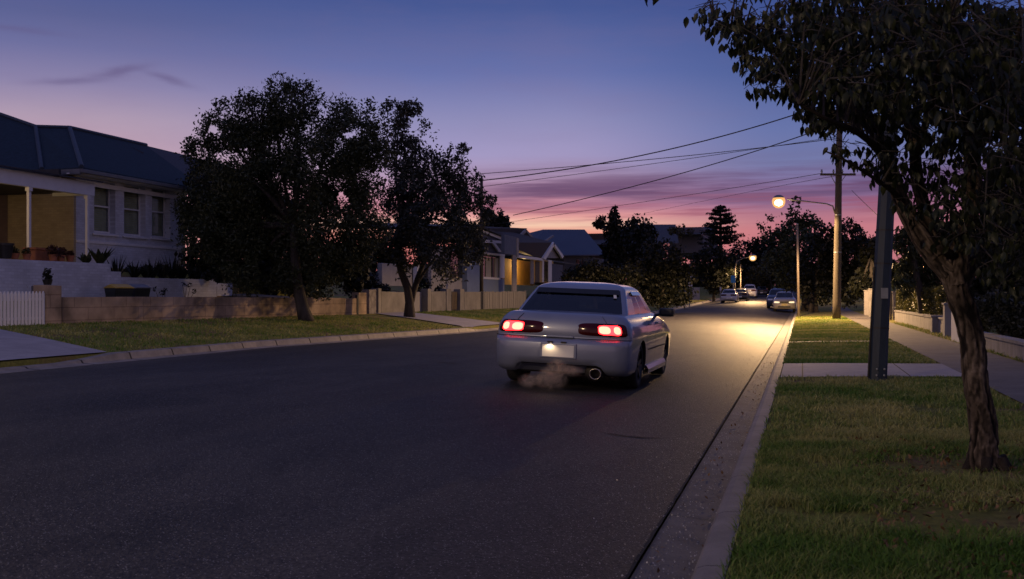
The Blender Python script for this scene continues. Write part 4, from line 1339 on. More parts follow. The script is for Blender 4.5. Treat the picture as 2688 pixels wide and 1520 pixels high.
make_tree('street_tree', 'largest dark spreading tree on the left verge with a leaning trunk', 'tree', b1, lob, 150000, .13, M_LEAF1, M_BARKD,
          trunk=[PD(772, 812, Z1), PD(762, 780, Z1), PD(752, 735, Z1), PD(745, 690, Z1), PD(742, 640, Z1), PD(738, 560, Z1)], tr=.235, gap=.385, gscale=1.45, asp=.42, seed=2, n_limb=14, shell=.3)
b2 = G(1075, 834)
Z2 = b2.x * -SN + b2.y * CS
lob = LO([(990, 285, 38, .8), (1035, 268, 30, .8), (1000, 340, 52, .8), (1060, 330, 34, .6), (1015, 400, 55, .9), (1075, 420, 55, .7), (1118, 375, 26, .5), (1165, 375, 18, .6), (1145, 430, 44, .6), (1185, 450, 30, .6), (1130, 490, 60, .9), (1195, 500, 34, .7), (1040, 480, 70), (1085, 560, 85), (1165, 570, 62), (1020, 570, 55), (1115, 640, 75), (1185, 630, 42), (1040, 640, 60), (1235, 505, 17, .7), (1225, 540, 20, .6), (985, 620, 40), (1000, 500, 50)], Z2, seed=5)
make_tree('street_tree', 'second verge tree, grey green and more open, forking low into two trunks', 'tree', b2, lob, 52000, .145, M_LEAF2, M_BARKD,
          trunk=[PD(1030, 804, Z2), PD(1030, 760, Z2), PD(1025, 725, Z2), PD(1010, 685, Z2), PD(1000, 640, Z2), PD(1010, 560, Z2)],
          limbs=[([PD(1031, 775, Z2), PD(1040, 735, Z2 + .1), PD(1052, 695, Z2 + .2), PD(1070, 650, Z2 + .2), PD(1085, 580, Z2)], .13, .08), ([PD(1044, 720, Z2 + .15), PD(1068, 682, Z2), PD(1100, 640, Z2)], .07, .04)],
          tr=.20, gap=.46, gscale=1.5, asp=.5, seed=8, n_limb=14, shell=.3)

# trees and shrubs further back: (name, label, pixel lobes, Z, count, leaf, material, gap, base pixel)
def back(name, label, cat, lobes, Z, n, leaf, m, base, gap=.30, gs=.8, bark=M_BARKD, tr=.16, seed=1, asp=.6, group=None, zs=1.0, trunk_to=None, droop=.1, limbs=()):
    q = PD(base[0], base[1], Z); q.z = gz(q.x, q.y)
    tt = PD(*(trunk_to or lobes[0][:2]), Z)
    tr_pts = [q - Vector((0, 0, .1)), q.lerp(tt, .35), q.lerp(tt, .7), tt]
    return make_tree(name, label, cat, q, LO(lobes, Z, zs, seed), n, leaf, m, bark, trunk=tr_pts, tr=tr, gap=gap, gscale=gs, seed=seed, asp=asp, shell=.45, n_limb=5, group=group, droop=droop, limbs=limbs)
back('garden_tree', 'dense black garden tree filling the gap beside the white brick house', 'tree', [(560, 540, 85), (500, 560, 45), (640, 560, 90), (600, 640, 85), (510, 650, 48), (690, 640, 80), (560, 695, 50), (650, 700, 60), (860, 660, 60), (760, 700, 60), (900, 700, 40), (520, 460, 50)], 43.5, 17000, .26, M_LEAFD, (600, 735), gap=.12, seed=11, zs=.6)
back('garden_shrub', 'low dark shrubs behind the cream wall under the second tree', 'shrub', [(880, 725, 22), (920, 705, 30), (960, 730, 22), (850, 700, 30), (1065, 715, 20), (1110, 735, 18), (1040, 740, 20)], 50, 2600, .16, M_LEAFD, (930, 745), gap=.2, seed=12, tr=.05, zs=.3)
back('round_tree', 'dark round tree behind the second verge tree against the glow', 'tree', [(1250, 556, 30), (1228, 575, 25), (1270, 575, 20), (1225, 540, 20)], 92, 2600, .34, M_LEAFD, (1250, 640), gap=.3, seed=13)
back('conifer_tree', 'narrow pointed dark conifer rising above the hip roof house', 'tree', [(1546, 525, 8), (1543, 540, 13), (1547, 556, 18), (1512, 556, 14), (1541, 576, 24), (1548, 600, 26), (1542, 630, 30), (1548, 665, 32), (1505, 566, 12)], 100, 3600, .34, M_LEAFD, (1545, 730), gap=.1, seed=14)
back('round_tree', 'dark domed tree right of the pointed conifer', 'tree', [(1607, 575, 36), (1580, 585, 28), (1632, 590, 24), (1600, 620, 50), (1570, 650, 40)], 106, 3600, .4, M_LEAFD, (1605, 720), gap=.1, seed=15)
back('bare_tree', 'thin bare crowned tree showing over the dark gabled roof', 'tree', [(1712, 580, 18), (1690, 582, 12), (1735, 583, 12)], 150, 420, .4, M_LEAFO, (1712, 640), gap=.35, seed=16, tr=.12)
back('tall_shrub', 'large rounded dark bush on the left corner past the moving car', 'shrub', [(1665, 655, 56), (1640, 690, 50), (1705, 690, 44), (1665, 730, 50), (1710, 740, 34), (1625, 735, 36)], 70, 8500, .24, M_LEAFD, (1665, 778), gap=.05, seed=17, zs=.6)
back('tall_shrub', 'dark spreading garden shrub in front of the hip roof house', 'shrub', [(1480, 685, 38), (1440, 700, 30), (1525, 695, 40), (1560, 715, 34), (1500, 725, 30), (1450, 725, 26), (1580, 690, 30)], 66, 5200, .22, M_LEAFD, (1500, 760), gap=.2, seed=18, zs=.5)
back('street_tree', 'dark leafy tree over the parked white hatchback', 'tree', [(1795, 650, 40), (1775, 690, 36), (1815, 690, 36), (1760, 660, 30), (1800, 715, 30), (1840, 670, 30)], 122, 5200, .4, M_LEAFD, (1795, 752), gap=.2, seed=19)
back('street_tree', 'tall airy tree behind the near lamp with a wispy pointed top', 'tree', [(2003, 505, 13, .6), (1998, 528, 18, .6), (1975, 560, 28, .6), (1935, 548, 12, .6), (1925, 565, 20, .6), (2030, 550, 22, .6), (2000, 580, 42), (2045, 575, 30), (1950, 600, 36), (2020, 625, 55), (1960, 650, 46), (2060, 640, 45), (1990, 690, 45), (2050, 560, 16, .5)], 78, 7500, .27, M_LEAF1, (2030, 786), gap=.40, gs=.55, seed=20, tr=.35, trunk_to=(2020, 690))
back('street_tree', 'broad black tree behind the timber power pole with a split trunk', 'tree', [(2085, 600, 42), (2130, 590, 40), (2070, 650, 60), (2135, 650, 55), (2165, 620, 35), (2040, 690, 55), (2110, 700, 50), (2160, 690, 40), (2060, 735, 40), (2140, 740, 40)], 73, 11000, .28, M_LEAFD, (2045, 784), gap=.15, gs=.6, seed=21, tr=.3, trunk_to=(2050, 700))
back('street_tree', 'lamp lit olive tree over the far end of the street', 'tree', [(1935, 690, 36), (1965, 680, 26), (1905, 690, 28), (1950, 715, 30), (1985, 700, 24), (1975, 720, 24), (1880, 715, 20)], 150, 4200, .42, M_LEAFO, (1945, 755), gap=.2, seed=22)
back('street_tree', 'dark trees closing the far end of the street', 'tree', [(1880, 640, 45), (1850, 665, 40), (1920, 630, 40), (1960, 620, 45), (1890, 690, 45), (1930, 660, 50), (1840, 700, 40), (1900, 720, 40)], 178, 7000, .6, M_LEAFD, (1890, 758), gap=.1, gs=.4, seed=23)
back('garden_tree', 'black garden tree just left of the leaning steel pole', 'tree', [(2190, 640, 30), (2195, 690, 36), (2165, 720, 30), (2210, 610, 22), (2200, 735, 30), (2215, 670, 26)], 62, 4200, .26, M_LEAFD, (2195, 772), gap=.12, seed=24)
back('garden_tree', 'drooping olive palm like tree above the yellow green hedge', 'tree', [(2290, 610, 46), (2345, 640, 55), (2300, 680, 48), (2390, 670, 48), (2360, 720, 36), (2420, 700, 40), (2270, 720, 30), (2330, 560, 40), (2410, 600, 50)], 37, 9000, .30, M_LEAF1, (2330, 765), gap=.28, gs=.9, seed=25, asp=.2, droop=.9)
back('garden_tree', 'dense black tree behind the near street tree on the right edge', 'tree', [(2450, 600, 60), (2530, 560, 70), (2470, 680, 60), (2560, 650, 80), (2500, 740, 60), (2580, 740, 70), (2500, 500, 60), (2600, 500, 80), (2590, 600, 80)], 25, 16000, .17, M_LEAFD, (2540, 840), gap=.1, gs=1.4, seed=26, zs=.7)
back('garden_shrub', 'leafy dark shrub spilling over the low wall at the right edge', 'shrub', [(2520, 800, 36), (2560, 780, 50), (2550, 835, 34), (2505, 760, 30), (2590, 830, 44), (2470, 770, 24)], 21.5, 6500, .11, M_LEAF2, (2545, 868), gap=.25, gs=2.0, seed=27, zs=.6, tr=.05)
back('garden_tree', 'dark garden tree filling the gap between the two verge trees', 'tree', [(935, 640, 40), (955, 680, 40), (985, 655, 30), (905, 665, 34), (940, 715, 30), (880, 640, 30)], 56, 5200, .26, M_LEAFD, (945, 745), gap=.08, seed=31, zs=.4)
# distant belt of trees that closes the horizon
lob = LO([(1480 + 22 * i, 690 - 12 * math.sin(i * 1.7) - 16 * math.sin(i * .37), 30) for i in range(38)], 235, .5, seed=41)
p_, tone = lobe_points(lob, 16000, .05, .3, .4, 3)
V, Fq = leaf_cards(p_, 1.1, .7)
tag(np_mesh('tree_belt', V, Fq, M_LEAFD, None, np.repeat(tone, 4)), 'distant dark belt of trees behind the houses', 'trees', kind='stuff')
# layered pine on the skyline
def pine():
    Z = 165
    q = PD(1812, 700, Z); q.z = gz(q.x, q.y)
    t = thing('pine_tree', 'tall layered pine standing alone on the skyline left of the lamp', 'tree', q)
    b = MB(); b.tube([q, PD(1812, 515, Z)], [.5, .12], 8); P_ = []
    rr = random.Random(3)
    tiers = [(518, 9, 7), (527, 18, 8), (537, 26, 9), (548, 31, 9), (559, 36, 9), (571, 40, 10), (583, 44, 10), (596, 48, 11), (608, 46, 10)]
    for v, r, nb in tiers:
        for k in range(nb):
            an = 2 * math.pi * (k + rr.random() * .7) / nb
            rm = r * K / F * Z * rr.uniform(.7, 1.12)
            c = PD(1812, v + 5, Z)
            tip = c + Vector((math.cos(an) * rm, math.sin(an) * rm, rm * rr.uniform(.02, .30)))
            b.tube([c, c.lerp(tip, .5) + Vector((0, 0, -.05 * rm)), tip], [.14, .09, .03], 5)
            for s in np.linspace(.35, 1.08, 5):
                P_.append((c.lerp(tip, float(s)), .20 + .012 * rm))
    b.build('trunk', M_BARKD, t)
    pos = []
    for c, r in P_:
        d = rand_dirs(12) * r * 1.3 * np.array([1, 1, .55]); pos.append(np.array(c) + d)
    pos = np.concatenate(pos)
    V, Fq = leaf_cards(pos, .42, .5)
    np_mesh('crown', V, Fq, M_LEAFD, t, np.repeat(rng.uniform(0, 1, len(pos)), 4))
pine()

def side_tree(name, label, x, y, h, r, n, lm, seed, leaf=.3):
    rr = random.Random(seed)
    b0 = Vector((x, y, gz(x, y)))
    lobes = []
    for i in range(9):
        a = rr.uniform(0, 6.28); q = rr.uniform(.1, .7) * r
        lobes.append((b0 + Vector((math.cos(a) * q, math.sin(a) * q, h * rr.uniform(.28, .85))), r * rr.uniform(.4, .62), 1))
    make_tree(name, label, 'tree', b0, lobes, n, leaf, lm, M_BARKD, trunk=[b0 - Vector((0, 0, .1)), b0 + Vector((.1, 0, h * .25)), b0 + Vector((0, .1, h * .5))], tr=.16, gap=.1, seed=seed, shell=.5, n_limb=5)
for i, (x, y, h, r) in enumerate(((7.5, 16, 5.5, 2.6), (8.2, 9.5, 6.0, 2.8), (8.6, 2.5, 5.0, 2.6))):
    side_tree('garden_tree', ['dense garden tree over the low wall at the right edge, nearest the shrub', 'dark garden tree on the right, level with the near street tree', 'garden tree on the right beside the viewpoint'][i], x, y, h, r, 3200, M_LEAFD, 60 + i)
# ------------------------------------------------------------------ near street tree (right foreground)
def near_tree():
    q = G(2589, 1230)
    Z = q.x * -SN + q.y * CS
    t = thing('street_tree', 'near street tree with rough peeling bark and drooping broad leaves over the footpath', 'tree', q)
    b = MB()
    def D(u, v, dz=0): return PD(u, v, Z + dz)
    def px(p): return p * K / F * Z
    def smooth(pts, rad, n=6):
        o = []; rr = []
        for i in range(len(pts) - 1):
            p0 = pts[max(i - 1, 0)]; p1 = pts[i]; p2 = pts[i + 1]; p3 = pts[min(i + 2, len(pts) - 1)]
            for k in range(n):
                s = k / n
                o.append(.5 * ((2 * p1) + (p2 - p0) * s + (2 * p0 - 5 * p1 + 4 * p2 - p3) * s * s + (3 * p1 - p0 - 3 * p2 + p3) * s ** 3))
                rr.append(rad[i] + (rad[i + 1] - rad[i]) * s)
        o.append(pts[-1]); rr.append(rad[-1])
        return o, rr
    limbs = []; tones = {}
    def limb(pts, rad, n=14, seed=0, jit=.16):
        big = rad[0] > .06
        o, r = smooth(pts, rad, 26 if big else 8)
        if big: n = 56; jit = 0
        i0 = len(b.v)
        o = [p + Vector((math.sin(i * .11 + seed) * r_ * .10, math.cos(i * .09 + seed) * r_ * .10, 0)) for i, (p, r_) in enumerate(zip(o, r))]
        b.tube(o, r, n, jit=jit, seed=seed); limbs.append((o, r))
        if big:
            for i in range(len(o)):
                for k in range(n):
                    j = i0 + i * n + k
                    v_ = Vector(b.v[j]); dv = v_ - o[i]
                    ang = 2 * math.pi * k / n
                    w = Vector((math.cos(ang) * r[i] * 27 + 3, math.sin(ang) * r[i] * 27, o[i].z * 6.0))
                    w += Vector((mnoise.noise(w * 1.7), mnoise.noise(w * 1.7 + Vector((9, 2, 4))), mnoise.noise(w * 1.3 + Vector((2, 7, 1))))) * .38
                    n1_ = abs(mnoise.noise(Vector((w.x * .55, w.y * .55, w.z * .28)))); n2_ = abs(mnoise.noise(Vector((w.x * 1.1 + 8, w.y * 1.1, w.z * .75 + 3))))
                    e = min(1.0, n1_ / .20) * (.45 + .55 * min(1.0, n2_ / .16)); e = e * e * (3 - 2 * e)
                    g_ = mnoise.noise(w * 2.6 + Vector((5, 1, 2))); g2 = mnoise.noise(Vector((v_.x * 7, v_.y * 7, v_.z * 3)))
                    tones[j] = max(0, min(1, .15 + .62 * e + .35 * g_ + .18 * g2))
                    b.v[j] = tuple(o[i] + dv * (1 + .15 * (e - .6) + .07 * g_ + .08 * g2))
    limb([D(2483, 1195), D(2479, 1165), D(2472, 1100), D(2462, 1000), D(2450, 900), D(2432, 800), D(2408, 720), D(2380, 660)],
         [px(52), px(40), px(32.5), px(30.5), px(29.5), px(30), px(30), px(28)], 18, 1)
    for an in range(6):
        a = an * 1.05 + .3
        f = Vector((math.cos(a), math.sin(a), 0))
        base = D(2483, 1150)
        b.tube([base + f * px(34), D(2483, 1185) + f * px(56), D(2483, 1212) + f * px(80) - Vector((0, 0, .03))], [px(15), px(11), px(4)], 9, jit=.25, seed=an)
    limb([D(2390, 680), D(2350, 635, .05), D(2308, 585, .1), D(2275, 520, .2), D(2248, 450, .25), D(2215, 360, .3), D(2180, 290, .35), D(2140, 215, .4), D(2090, 130, .45), D(2020, 40, .5), D(1960, -40, .5)],
         [px(33), px(27), px(25), px(20), px(18), px(17), px(15), px(12), px(9), px(7), px(4)], 12, 2)
    limb([D(2410, 705), D(2412, 640, -.05), D(2420, 590, -.1), D(2445, 520, -.15), D(2450, 430, -.2), D(2440, 330, -.25), D(2420, 200, -.3), D(2405, 40, -.3), D(2400, -160, -.3)],
         [px(36), px(26), px(20), px(18), px(17), px(15), px(13), px(10), px(7)], 12, 3)
    limb([D(2372, 655), D(2345, 600, .1), D(2325, 520, .1), D(2305, 440, .05), D(2295, 350, 0), D(2270, 220, 0), D(2255, 80, 0), D(2240, -100, 0)],
         [px(28), px(20), px(16), px(15), px(14), px(12), px(9), px(6)], 10, 4)
    limb([D(2408, 720, .1), D(2440, 650, .3), D(2500, 560, .5), D(2560, 440, .7), D(2600, 300, .9), D(2640, 100, 1.0)], [px(30), px(22), px(18), px(15), px(12), px(8)], 10, 5)
    limb([D(2240, 430, .25), D(2200, 370, -.2), D(2150, 330, -.5), D(2080, 300, -.7), D(2010, 260, -.8)], [px(11), px(9), px(7), px(5), px(2)], 8, 6)
    limb([D(2130, 200, .4), D(2050, 170, .2), D(1960, 130, .1), D(1870, 80, 0), D(1800, 50, 0)], [px(9), px(7), px(5), px(4), px(2)], 8, 7)
    limb([D(2262, 500, .2), D(2230, 470, -.2), D(2170, 430, -.4), D(2120, 400, -.5), D(2075, 380, -.5)], [px(8), px(6), px(4), px(3), px(1.5)], 7, 8)
    limb([D(2300, 410, 0), D(2330, 300, -.5), D(2360, 180, -.8), D(2380, 60, -1)], [px(10), px(8), px(6), px(4)], 8, 9)
    limb([D(2450, 400, -.2), D(2500, 300, -.6), D(2540, 180, -.9), D(2570, 40, -1.1)], [px(12), px(9), px(7), px(4)], 8, 10)
    # knot on the trunk
    b.tube([D(2392, 640, -.1), D(2372, 628, -.16), D(2360, 622, -.2)], [px(13), px(10), px(6)], 8, jit=.2, seed=3)
    bark_prof = b
    # twigs with drooping leaves
    reg = [  # (u, v, ru, rv, twigs, z spread)
        (1800, 30, 40, 30, 22, .3), (1850, 60, 60, 55, 60, .4), (1920, 100, 70, 70, 90, .5), (1960, 180, 75, 60, 95, .5), (2000, 60, 90, 80, 130, .8),
        (2040, 220, 70, 60, 95, .5), (2080, 130, 100, 90, 160, .9), (2070, 285, 60, 28, 50, .4), (2130, 260, 60, 60, 80, .6), (2180, 120, 110, 110, 240, 1.2), (2120, 20, 120, 60, 170, 1.0),
        (2105, 368, 32, 22, 14, .2), (2150, 385, 40, 20, 14, .2), (2200, 400, 40, 30, 22, .3), (2235, 330, 60, 70, 70, .6), (2215, 430, 36, 22, 18, .3), (2260, 420, 40, 40, 34, .5),
        (2260, 200, 90, 90, 190, 1.2), (2300, 60, 110, 90, 300, 1.4), (2340, 180, 90, 110, 240, 1.2), (2350, 320, 60, 60, 66, .8), (2320, 450, 50, 50, 44, .7), (2300, 520, 34, 30, 18, .4),
        (2420, 90, 110, 110, 320, 1.4), (2440, 250, 90, 110, 230, 1.2), (2400, 400, 60, 70, 90, .9), (2400, 510, 60, 55, 70, .7), (2450, 560, 60, 50, 80, .7), (2390, 600, 40, 34, 24, .4),
        (2520, 120, 110, 120, 330, 1.4), (2540, 300, 100, 120, 280, 1.2), (2510, 450, 90, 90, 190, 1.0), (2550, 560, 80, 80, 170, 1.0), (2500, 640, 60, 50, 60, .7), (2560, 680, 50, 50, 50, .6),
        (2640, 200, 120, 200, 420, 1.4), (2640, 500, 100, 160, 240, 1.2), (2350, -120, 300, 120, 520, 1.8), (2050, -90, 200, 80, 260, 1.4), (2450, -320, 300, 200, 420, 2.0), (2150, -280, 260, 160, 280, 1.8), (1880, -60, 110, 60, 60, .7), (1640, -14, 34, 10, 5, .1)]
    tw = MB(); Vs = []; Ts = []
    rr = random.Random(21)
    pts_l = [(p, r) for o, rd in limbs for p, r in zip(o, rd)]
    PL = np.array([tuple(p) for p, r in pts_l])
    lv = np.array([(0, 0), (.16, .34), (.40, .46), (.70, .26), (1, 0)])
    for u, v, ru, rv, nt_, zs in reg:
        for i in range(int(nt_ * (.12 if v < -20 else (.56 if v < 330 else .40)))):
            a = rr.uniform(0, 2 * math.pi); s = math.sqrt(rr.random())
            c = D(u + ru * s * math.cos(a), v + rv * s * math.sin(a), rr.gauss(0, zs) * .7)
            nl = rr.randint(3, 6)
            if rr.random() < .14:
                k = int(np.argmin(((PL - np.array(c)) ** 2).sum(1))); s0 = Vector(PL[k])
                if (s0 - c).length < 1.1:
                    m_ = s0.lerp(c, .5) + Vector((0, 0, .06 + .1 * rr.random()))
                    tw.tube([s0, m_, c + Vector((0, 0, .03))], [.008, .005, .003], 5)
            ang0 = rr.uniform(0, 6.28)
            ax_ = Vector((math.cos(ang0), math.sin(ang0), rr.uniform(-.5, .2))).normalized()
            tw.tube([c - ax_ * .05 + Vector((0, 0, .03)), c + ax_ * .03 + Vector((0, 0, .02)), c + ax_ * .10], [.003, .0025, .0015], 4)
            tb = rr.uniform(.1, .9)
            for k in range(nl):
                o = c + ax_ * rr.uniform(-.05, .10) + Vector((rr.uniform(-.03, .03), rr.uniform(-.03, .03), rr.uniform(-.02, .02)))
                d = Vector((rr.uniform(-1, 1), rr.uniform(-1, 1), -1.5 - rr.random())).normalized()
                s = rr.uniform(.048, .078)
                x = Vector((rr.uniform(-1, 1), rr.uniform(-1, 1), rr.uniform(-.3, .3)))
                w_ = d.cross(x).normalized(); n_ = w_.cross(d)
                o = o + d * .025
                mid = [o + d * s * l + n_ * (-s * .12 * (l * (1 - l)) * 4 * .5) for l in (0, .22, .5, .78, 1.0)]
                wd = [0, .23, .25, .13, 0]
                vv = [mid[0]] + [m2 + w_ * s * q_ + n_ * s * .10 for m2, q_ in zip(mid[1:4], wd[1:4])] + [mid[4]] + [m2 - w_ * s * q_ + n_ * s * .10 for m2, q_ in zip(mid[3:0:-1], wd[3:0:-1])] + mid[1:4]
                Vs.append([tuple(p) for p in vv])
                Ts.append(min(1, max(0, tb * .6 + rr.uniform(-.1, .4) * .8 + (.4 if rr.random() < .05 else 0))))
    Vs = np.array(Vs)                        # (N, 11, 3): 0 base,1-3 left,4 tip,5-7 right (from tip), 8-10 midrib
    nL = len(Vs)
    quads = np.array([[0, 1, 8, 8], [1, 2, 9, 8], [2, 3, 10, 9], [3, 4, 10, 10], [4, 5, 10, 10], [5, 6, 9, 10], [6, 7, 8, 9], [7, 0, 8, 8]])
    tris = []
    for qd in quads:
        tris.append([qd[0], qd[1], qd[2]])
        if qd[3] != qd[2]: tris.append([qd[0], qd[2], qd[3]])
    tris = np.array(tris)
    Fq = (np.arange(nL)[:, None, None] * 11 + tris[None]).reshape(-1, 3)
    nv = len(bark_prof.v)
    me_o = bark_prof.build('trunk', M_BARKN, t, smooth=True)
    at = me_o.data.attributes.new('tone', 'FLOAT', 'POINT')
    tl = [tones.get(i, .45) for i in range(nv)]
    if len(me_o.data.vertices) == nv: at.data.foreach_set('value', np.array(tl, dtype=np.float32))
    tw.build('twigs', M_BARKD, t)
    np_mesh('crown', Vs.reshape(-1, 3), Fq, M_LEAFN, t, np.repeat(np.array(Ts), 11))
near_tree()

# ------------------------------------------------------------------ grass
def grass(name, n, xr, yr, hgt, wid, label, density=None, seed=0, zoff=0):
    r = np.random.default_rng(seed)
    x = r.uniform(*xr, n); y = yr[0] + (yr[1] - yr[0]) * r.uniform(0, 1, n) ** (density or 1)
    keep = np.ones(n, bool)
    for i in range(n):
        v = Vector((x[i], y[i], 0))
        a = mnoise.noise(v * 1.1) + .5 * mnoise.noise(v * 4.0)
        if (x[i] - 1.25) ** 2 + (y[i] - 7.7) ** 2 < (.62 + .25 * a) ** 2 and r.random() < .85: keep[i] = False
        if x[i] > .55 and y[i] < 8.2 and a < -.05 + .5 * (r.random() - .5): keep[i] = False
        if x[i] > -.2 and y[i] < 15.6 and a < -.36 + .5 * (r.random() - .5): keep[i] = False
        if 15.65 < y[i] < 18.95 and XC < x[i] < 2.3: keep[i] = False
        if (27.3 < y[i] < 27.9 or 53 < y[i] < 53.6) and XC < x[i] < 2.3: keep[i] = False
        if 2.15 < x[i] < 3.5: keep[i] = False
        if XC < x[i] < XC + .20 and r.random() < .55: keep[i] = False
        if x[i] < -8:
            k = xk(y[i])
            if x[i] > k - .18 or x[i] < k - 5.0: keep[i] = False
            if 12.2 < y[i] < 20.5 and y[i] < 18.4 + (k - x[i]) * .42: keep[i] = False
            if 36.4 < y[i] < 42.8: keep[i] = False
    x, y = x[keep], y[keep]; n = len(x)
    z = np.array([gz(a, b_) for a, b_ in zip(x, y)]) + zoff
    ton = np.array([mnoise.noise(Vector((a * .7, b_ * .7, 3))) * .9 + mnoise.noise(Vector((a * 3, b_ * 3, 9))) * .5 for a, b_ in zip(x, y)])
    ton = np.clip(.40 + .9 * ton + .20 * r.normal(size=n), 0, 1)
    h = hgt * r.uniform(.45, 1.35, n) * (1 + .5 * np.array([mnoise.noise(Vector((a * 2.2, b_ * 2.2, 1))) for a, b_ in zip(x, y)]))
    an = r.uniform(0, 2 * np.pi, n); ln = r.uniform(.3, 1.5, n) * h
    dxy = np.stack([np.cos(an), np.sin(an)], 1)
    wv = np.stack([-np.sin(an), np.cos(an)], 1) * (wid * r.uniform(.6, 1.4, n))[:, None] * .5
    B = np.stack([x, y, z], 1)
    def pt(f, side, ww):
        p = B.copy(); p[:, :2] += dxy * (ln * f ** 1.7)[:, None] + wv * side * ww; p[:, 2] += h * (f - .25 * f * f) * 1.1
        return p
    V = np.stack([pt(0, 1, 1), pt(0, -1, 1), pt(.55, -1, .8), pt(.55, 1, .8), pt(1, 0, 0)], 1).reshape(-1, 3)
    i = np.arange(n)[:, None] * 5
    Fq = np.concatenate([i + np.array([[0, 1, 2]]), i + np.array([[0, 2, 3]]), i + np.array([[3, 2, 4]])])
    o = np_mesh(name, V, Fq, M_GRASS, None, np.repeat(ton, 5))
    tag(o, label, 'grass', kind='stuff')
    return o
grass('grass', 150000, (XC + .10, 2.6), (3.2, 9.5), .052, .0055, 'patchy short grass around the near street tree', .85, 1)
grass('grass', 52000, (XC + .10, 4.2), (9.0, 15.7), .055, .010, 'shaded short grass before the concrete driveway', 1, 2)
grass('grass', 60000, (XC + .10, 2.2), (18.8, 60), .055, .018, 'lamp lit grass strip beyond the concrete driveway', 1.3, 3)
grass('grass', 70000, (-18.2, -10.2), (12, 62), .06, .024, 'dim grass on the verge across the street', 1, 4)
grass('grass', 9000, (3.4, 5), (8, 45), .06, .02, 'rough grass along the low wall on the right', 1, 5)

# dead leaves and litter on the near grass
def litter(n, xr, yr, size, seed, label, wide=False):
    r = np.random.default_rng(seed)
    x = r.uniform(*xr, n); y = r.uniform(*yr, n)
    z = np.array([gz(a, b_) if a > XC + .12 else -.02 for a, b_ in zip(x, y)]) + .022
    V, Fq = leaf_cards(np.stack([x, y, z], 1), size, .5, up=2.5)
    V[:, 2] = np.maximum(V[:, 2], np.repeat(z, 4) - .012)
    o = np_mesh('leaf_litter', V, Fq, M_DEAD, None, np.repeat(r.uniform(0, 1, n), 4)); tag(o, label, 'leaf litter', kind='stuff')
litter(2600, (.35, 3.2), (3.8, 9.0), .045, 5, 'dry fallen leaves in the grass under the near tree')
litter(120, (XR + .06, XC - .03), (4, 22), .035, 6, 'small fallen leaves lying in the concrete gutter')

# pale grit washed into the gutter and along the road edge
r_ = np.random.default_rng(9); n_ = 2600
gy = 3.4 + 22 * r_.uniform(0, 1, n_) ** 1.5
gx = np.where(r_.uniform(0, 1, n_) < .72, r_.uniform(XR + .03, XC - .02, n_), XR - .45 * r_.uniform(0, 1, n_) ** 2)
gzv = np.where(gx > XR, -.008 - .06 * (gx - XR), np.array([crown(a, b_) for a, b_ in zip(gx, gy)])) + .006
V, Fq = leaf_cards(np.stack([gx, gy, gzv], 1), .009, .9, up=1.0)
tag(np_mesh('gutter_grit', V, Fq, mat('pale grit', (.45, .43, .42), .35, .3, 30, spec=.8)), 'pale specks of grit along the gutter beside the near grass', 'grit', kind='stuff')
# ------------------------------------------------------------------ white brick house on the left
def wall_x(name, x, y0, y1, z0, z1, holes, depth, m, parent, side=1):
    """wall in the plane x, facing +x (side 1); holes (ya, yb, za, zb) get reveals going back by depth"""
    ysx = sorted({y0, y1, *[h[0] for h in holes], *[h[1] for h in holes]})
    zsx = sorted({z0, z1, *[h[2] for h in holes], *[h[3] for h in holes]})
    b = MB()
    for i in range(len(ysx) - 1):
        for j in range(len(zsx) - 1):
            yc, zc = (ysx[i] + ysx[i + 1]) / 2, (zsx[j] + zsx[j + 1]) / 2
            if any(h[0] < yc < h[1] and h[2] < zc < h[3] for h in holes): continue
            b.poly([(x, ysx[i], zsx[j]), (x, ysx[i + 1], zsx[j]), (x, ysx[i + 1], zsx[j + 1]), (x, ysx[i], zsx[j + 1])])
    xb = x - depth * side
    for ya, yb, za, zb in holes:
        b.poly([(x, ya, za), (xb, ya, za), (xb, ya, zb), (x, ya, zb)])
        b.poly([(x, yb, za), (xb, yb, za), (xb, yb, zb), (x, yb, zb)])
        b.poly([(x, ya, zb), (xb, ya, zb), (xb, yb, zb), (x, yb, zb)])
        b.poly([(x, ya, za), (xb, ya, za), (xb, yb, za), (x, yb, za)])
    # back skin, so that the wall has thickness
    t_ = depth + .06
    b.poly([(x - t_ * side, y0, z0), (x - t_ * side, y1, z0), (x - t_ * side, y1, z1), (x - t_ * side, y0, z1)])
    for ya, in ((y0,), (y1,)):
        b.poly([(x, ya, z0), (x - t_ * side, ya, z0), (x - t_ * side, ya, z1), (x, ya, z1)])
    b.poly([(x, y0, z1), (x - t_ * side, y0, z1), (x - t_ * side, y1, z1), (x, y1, z1)])
    return b.build(name, m, parent)

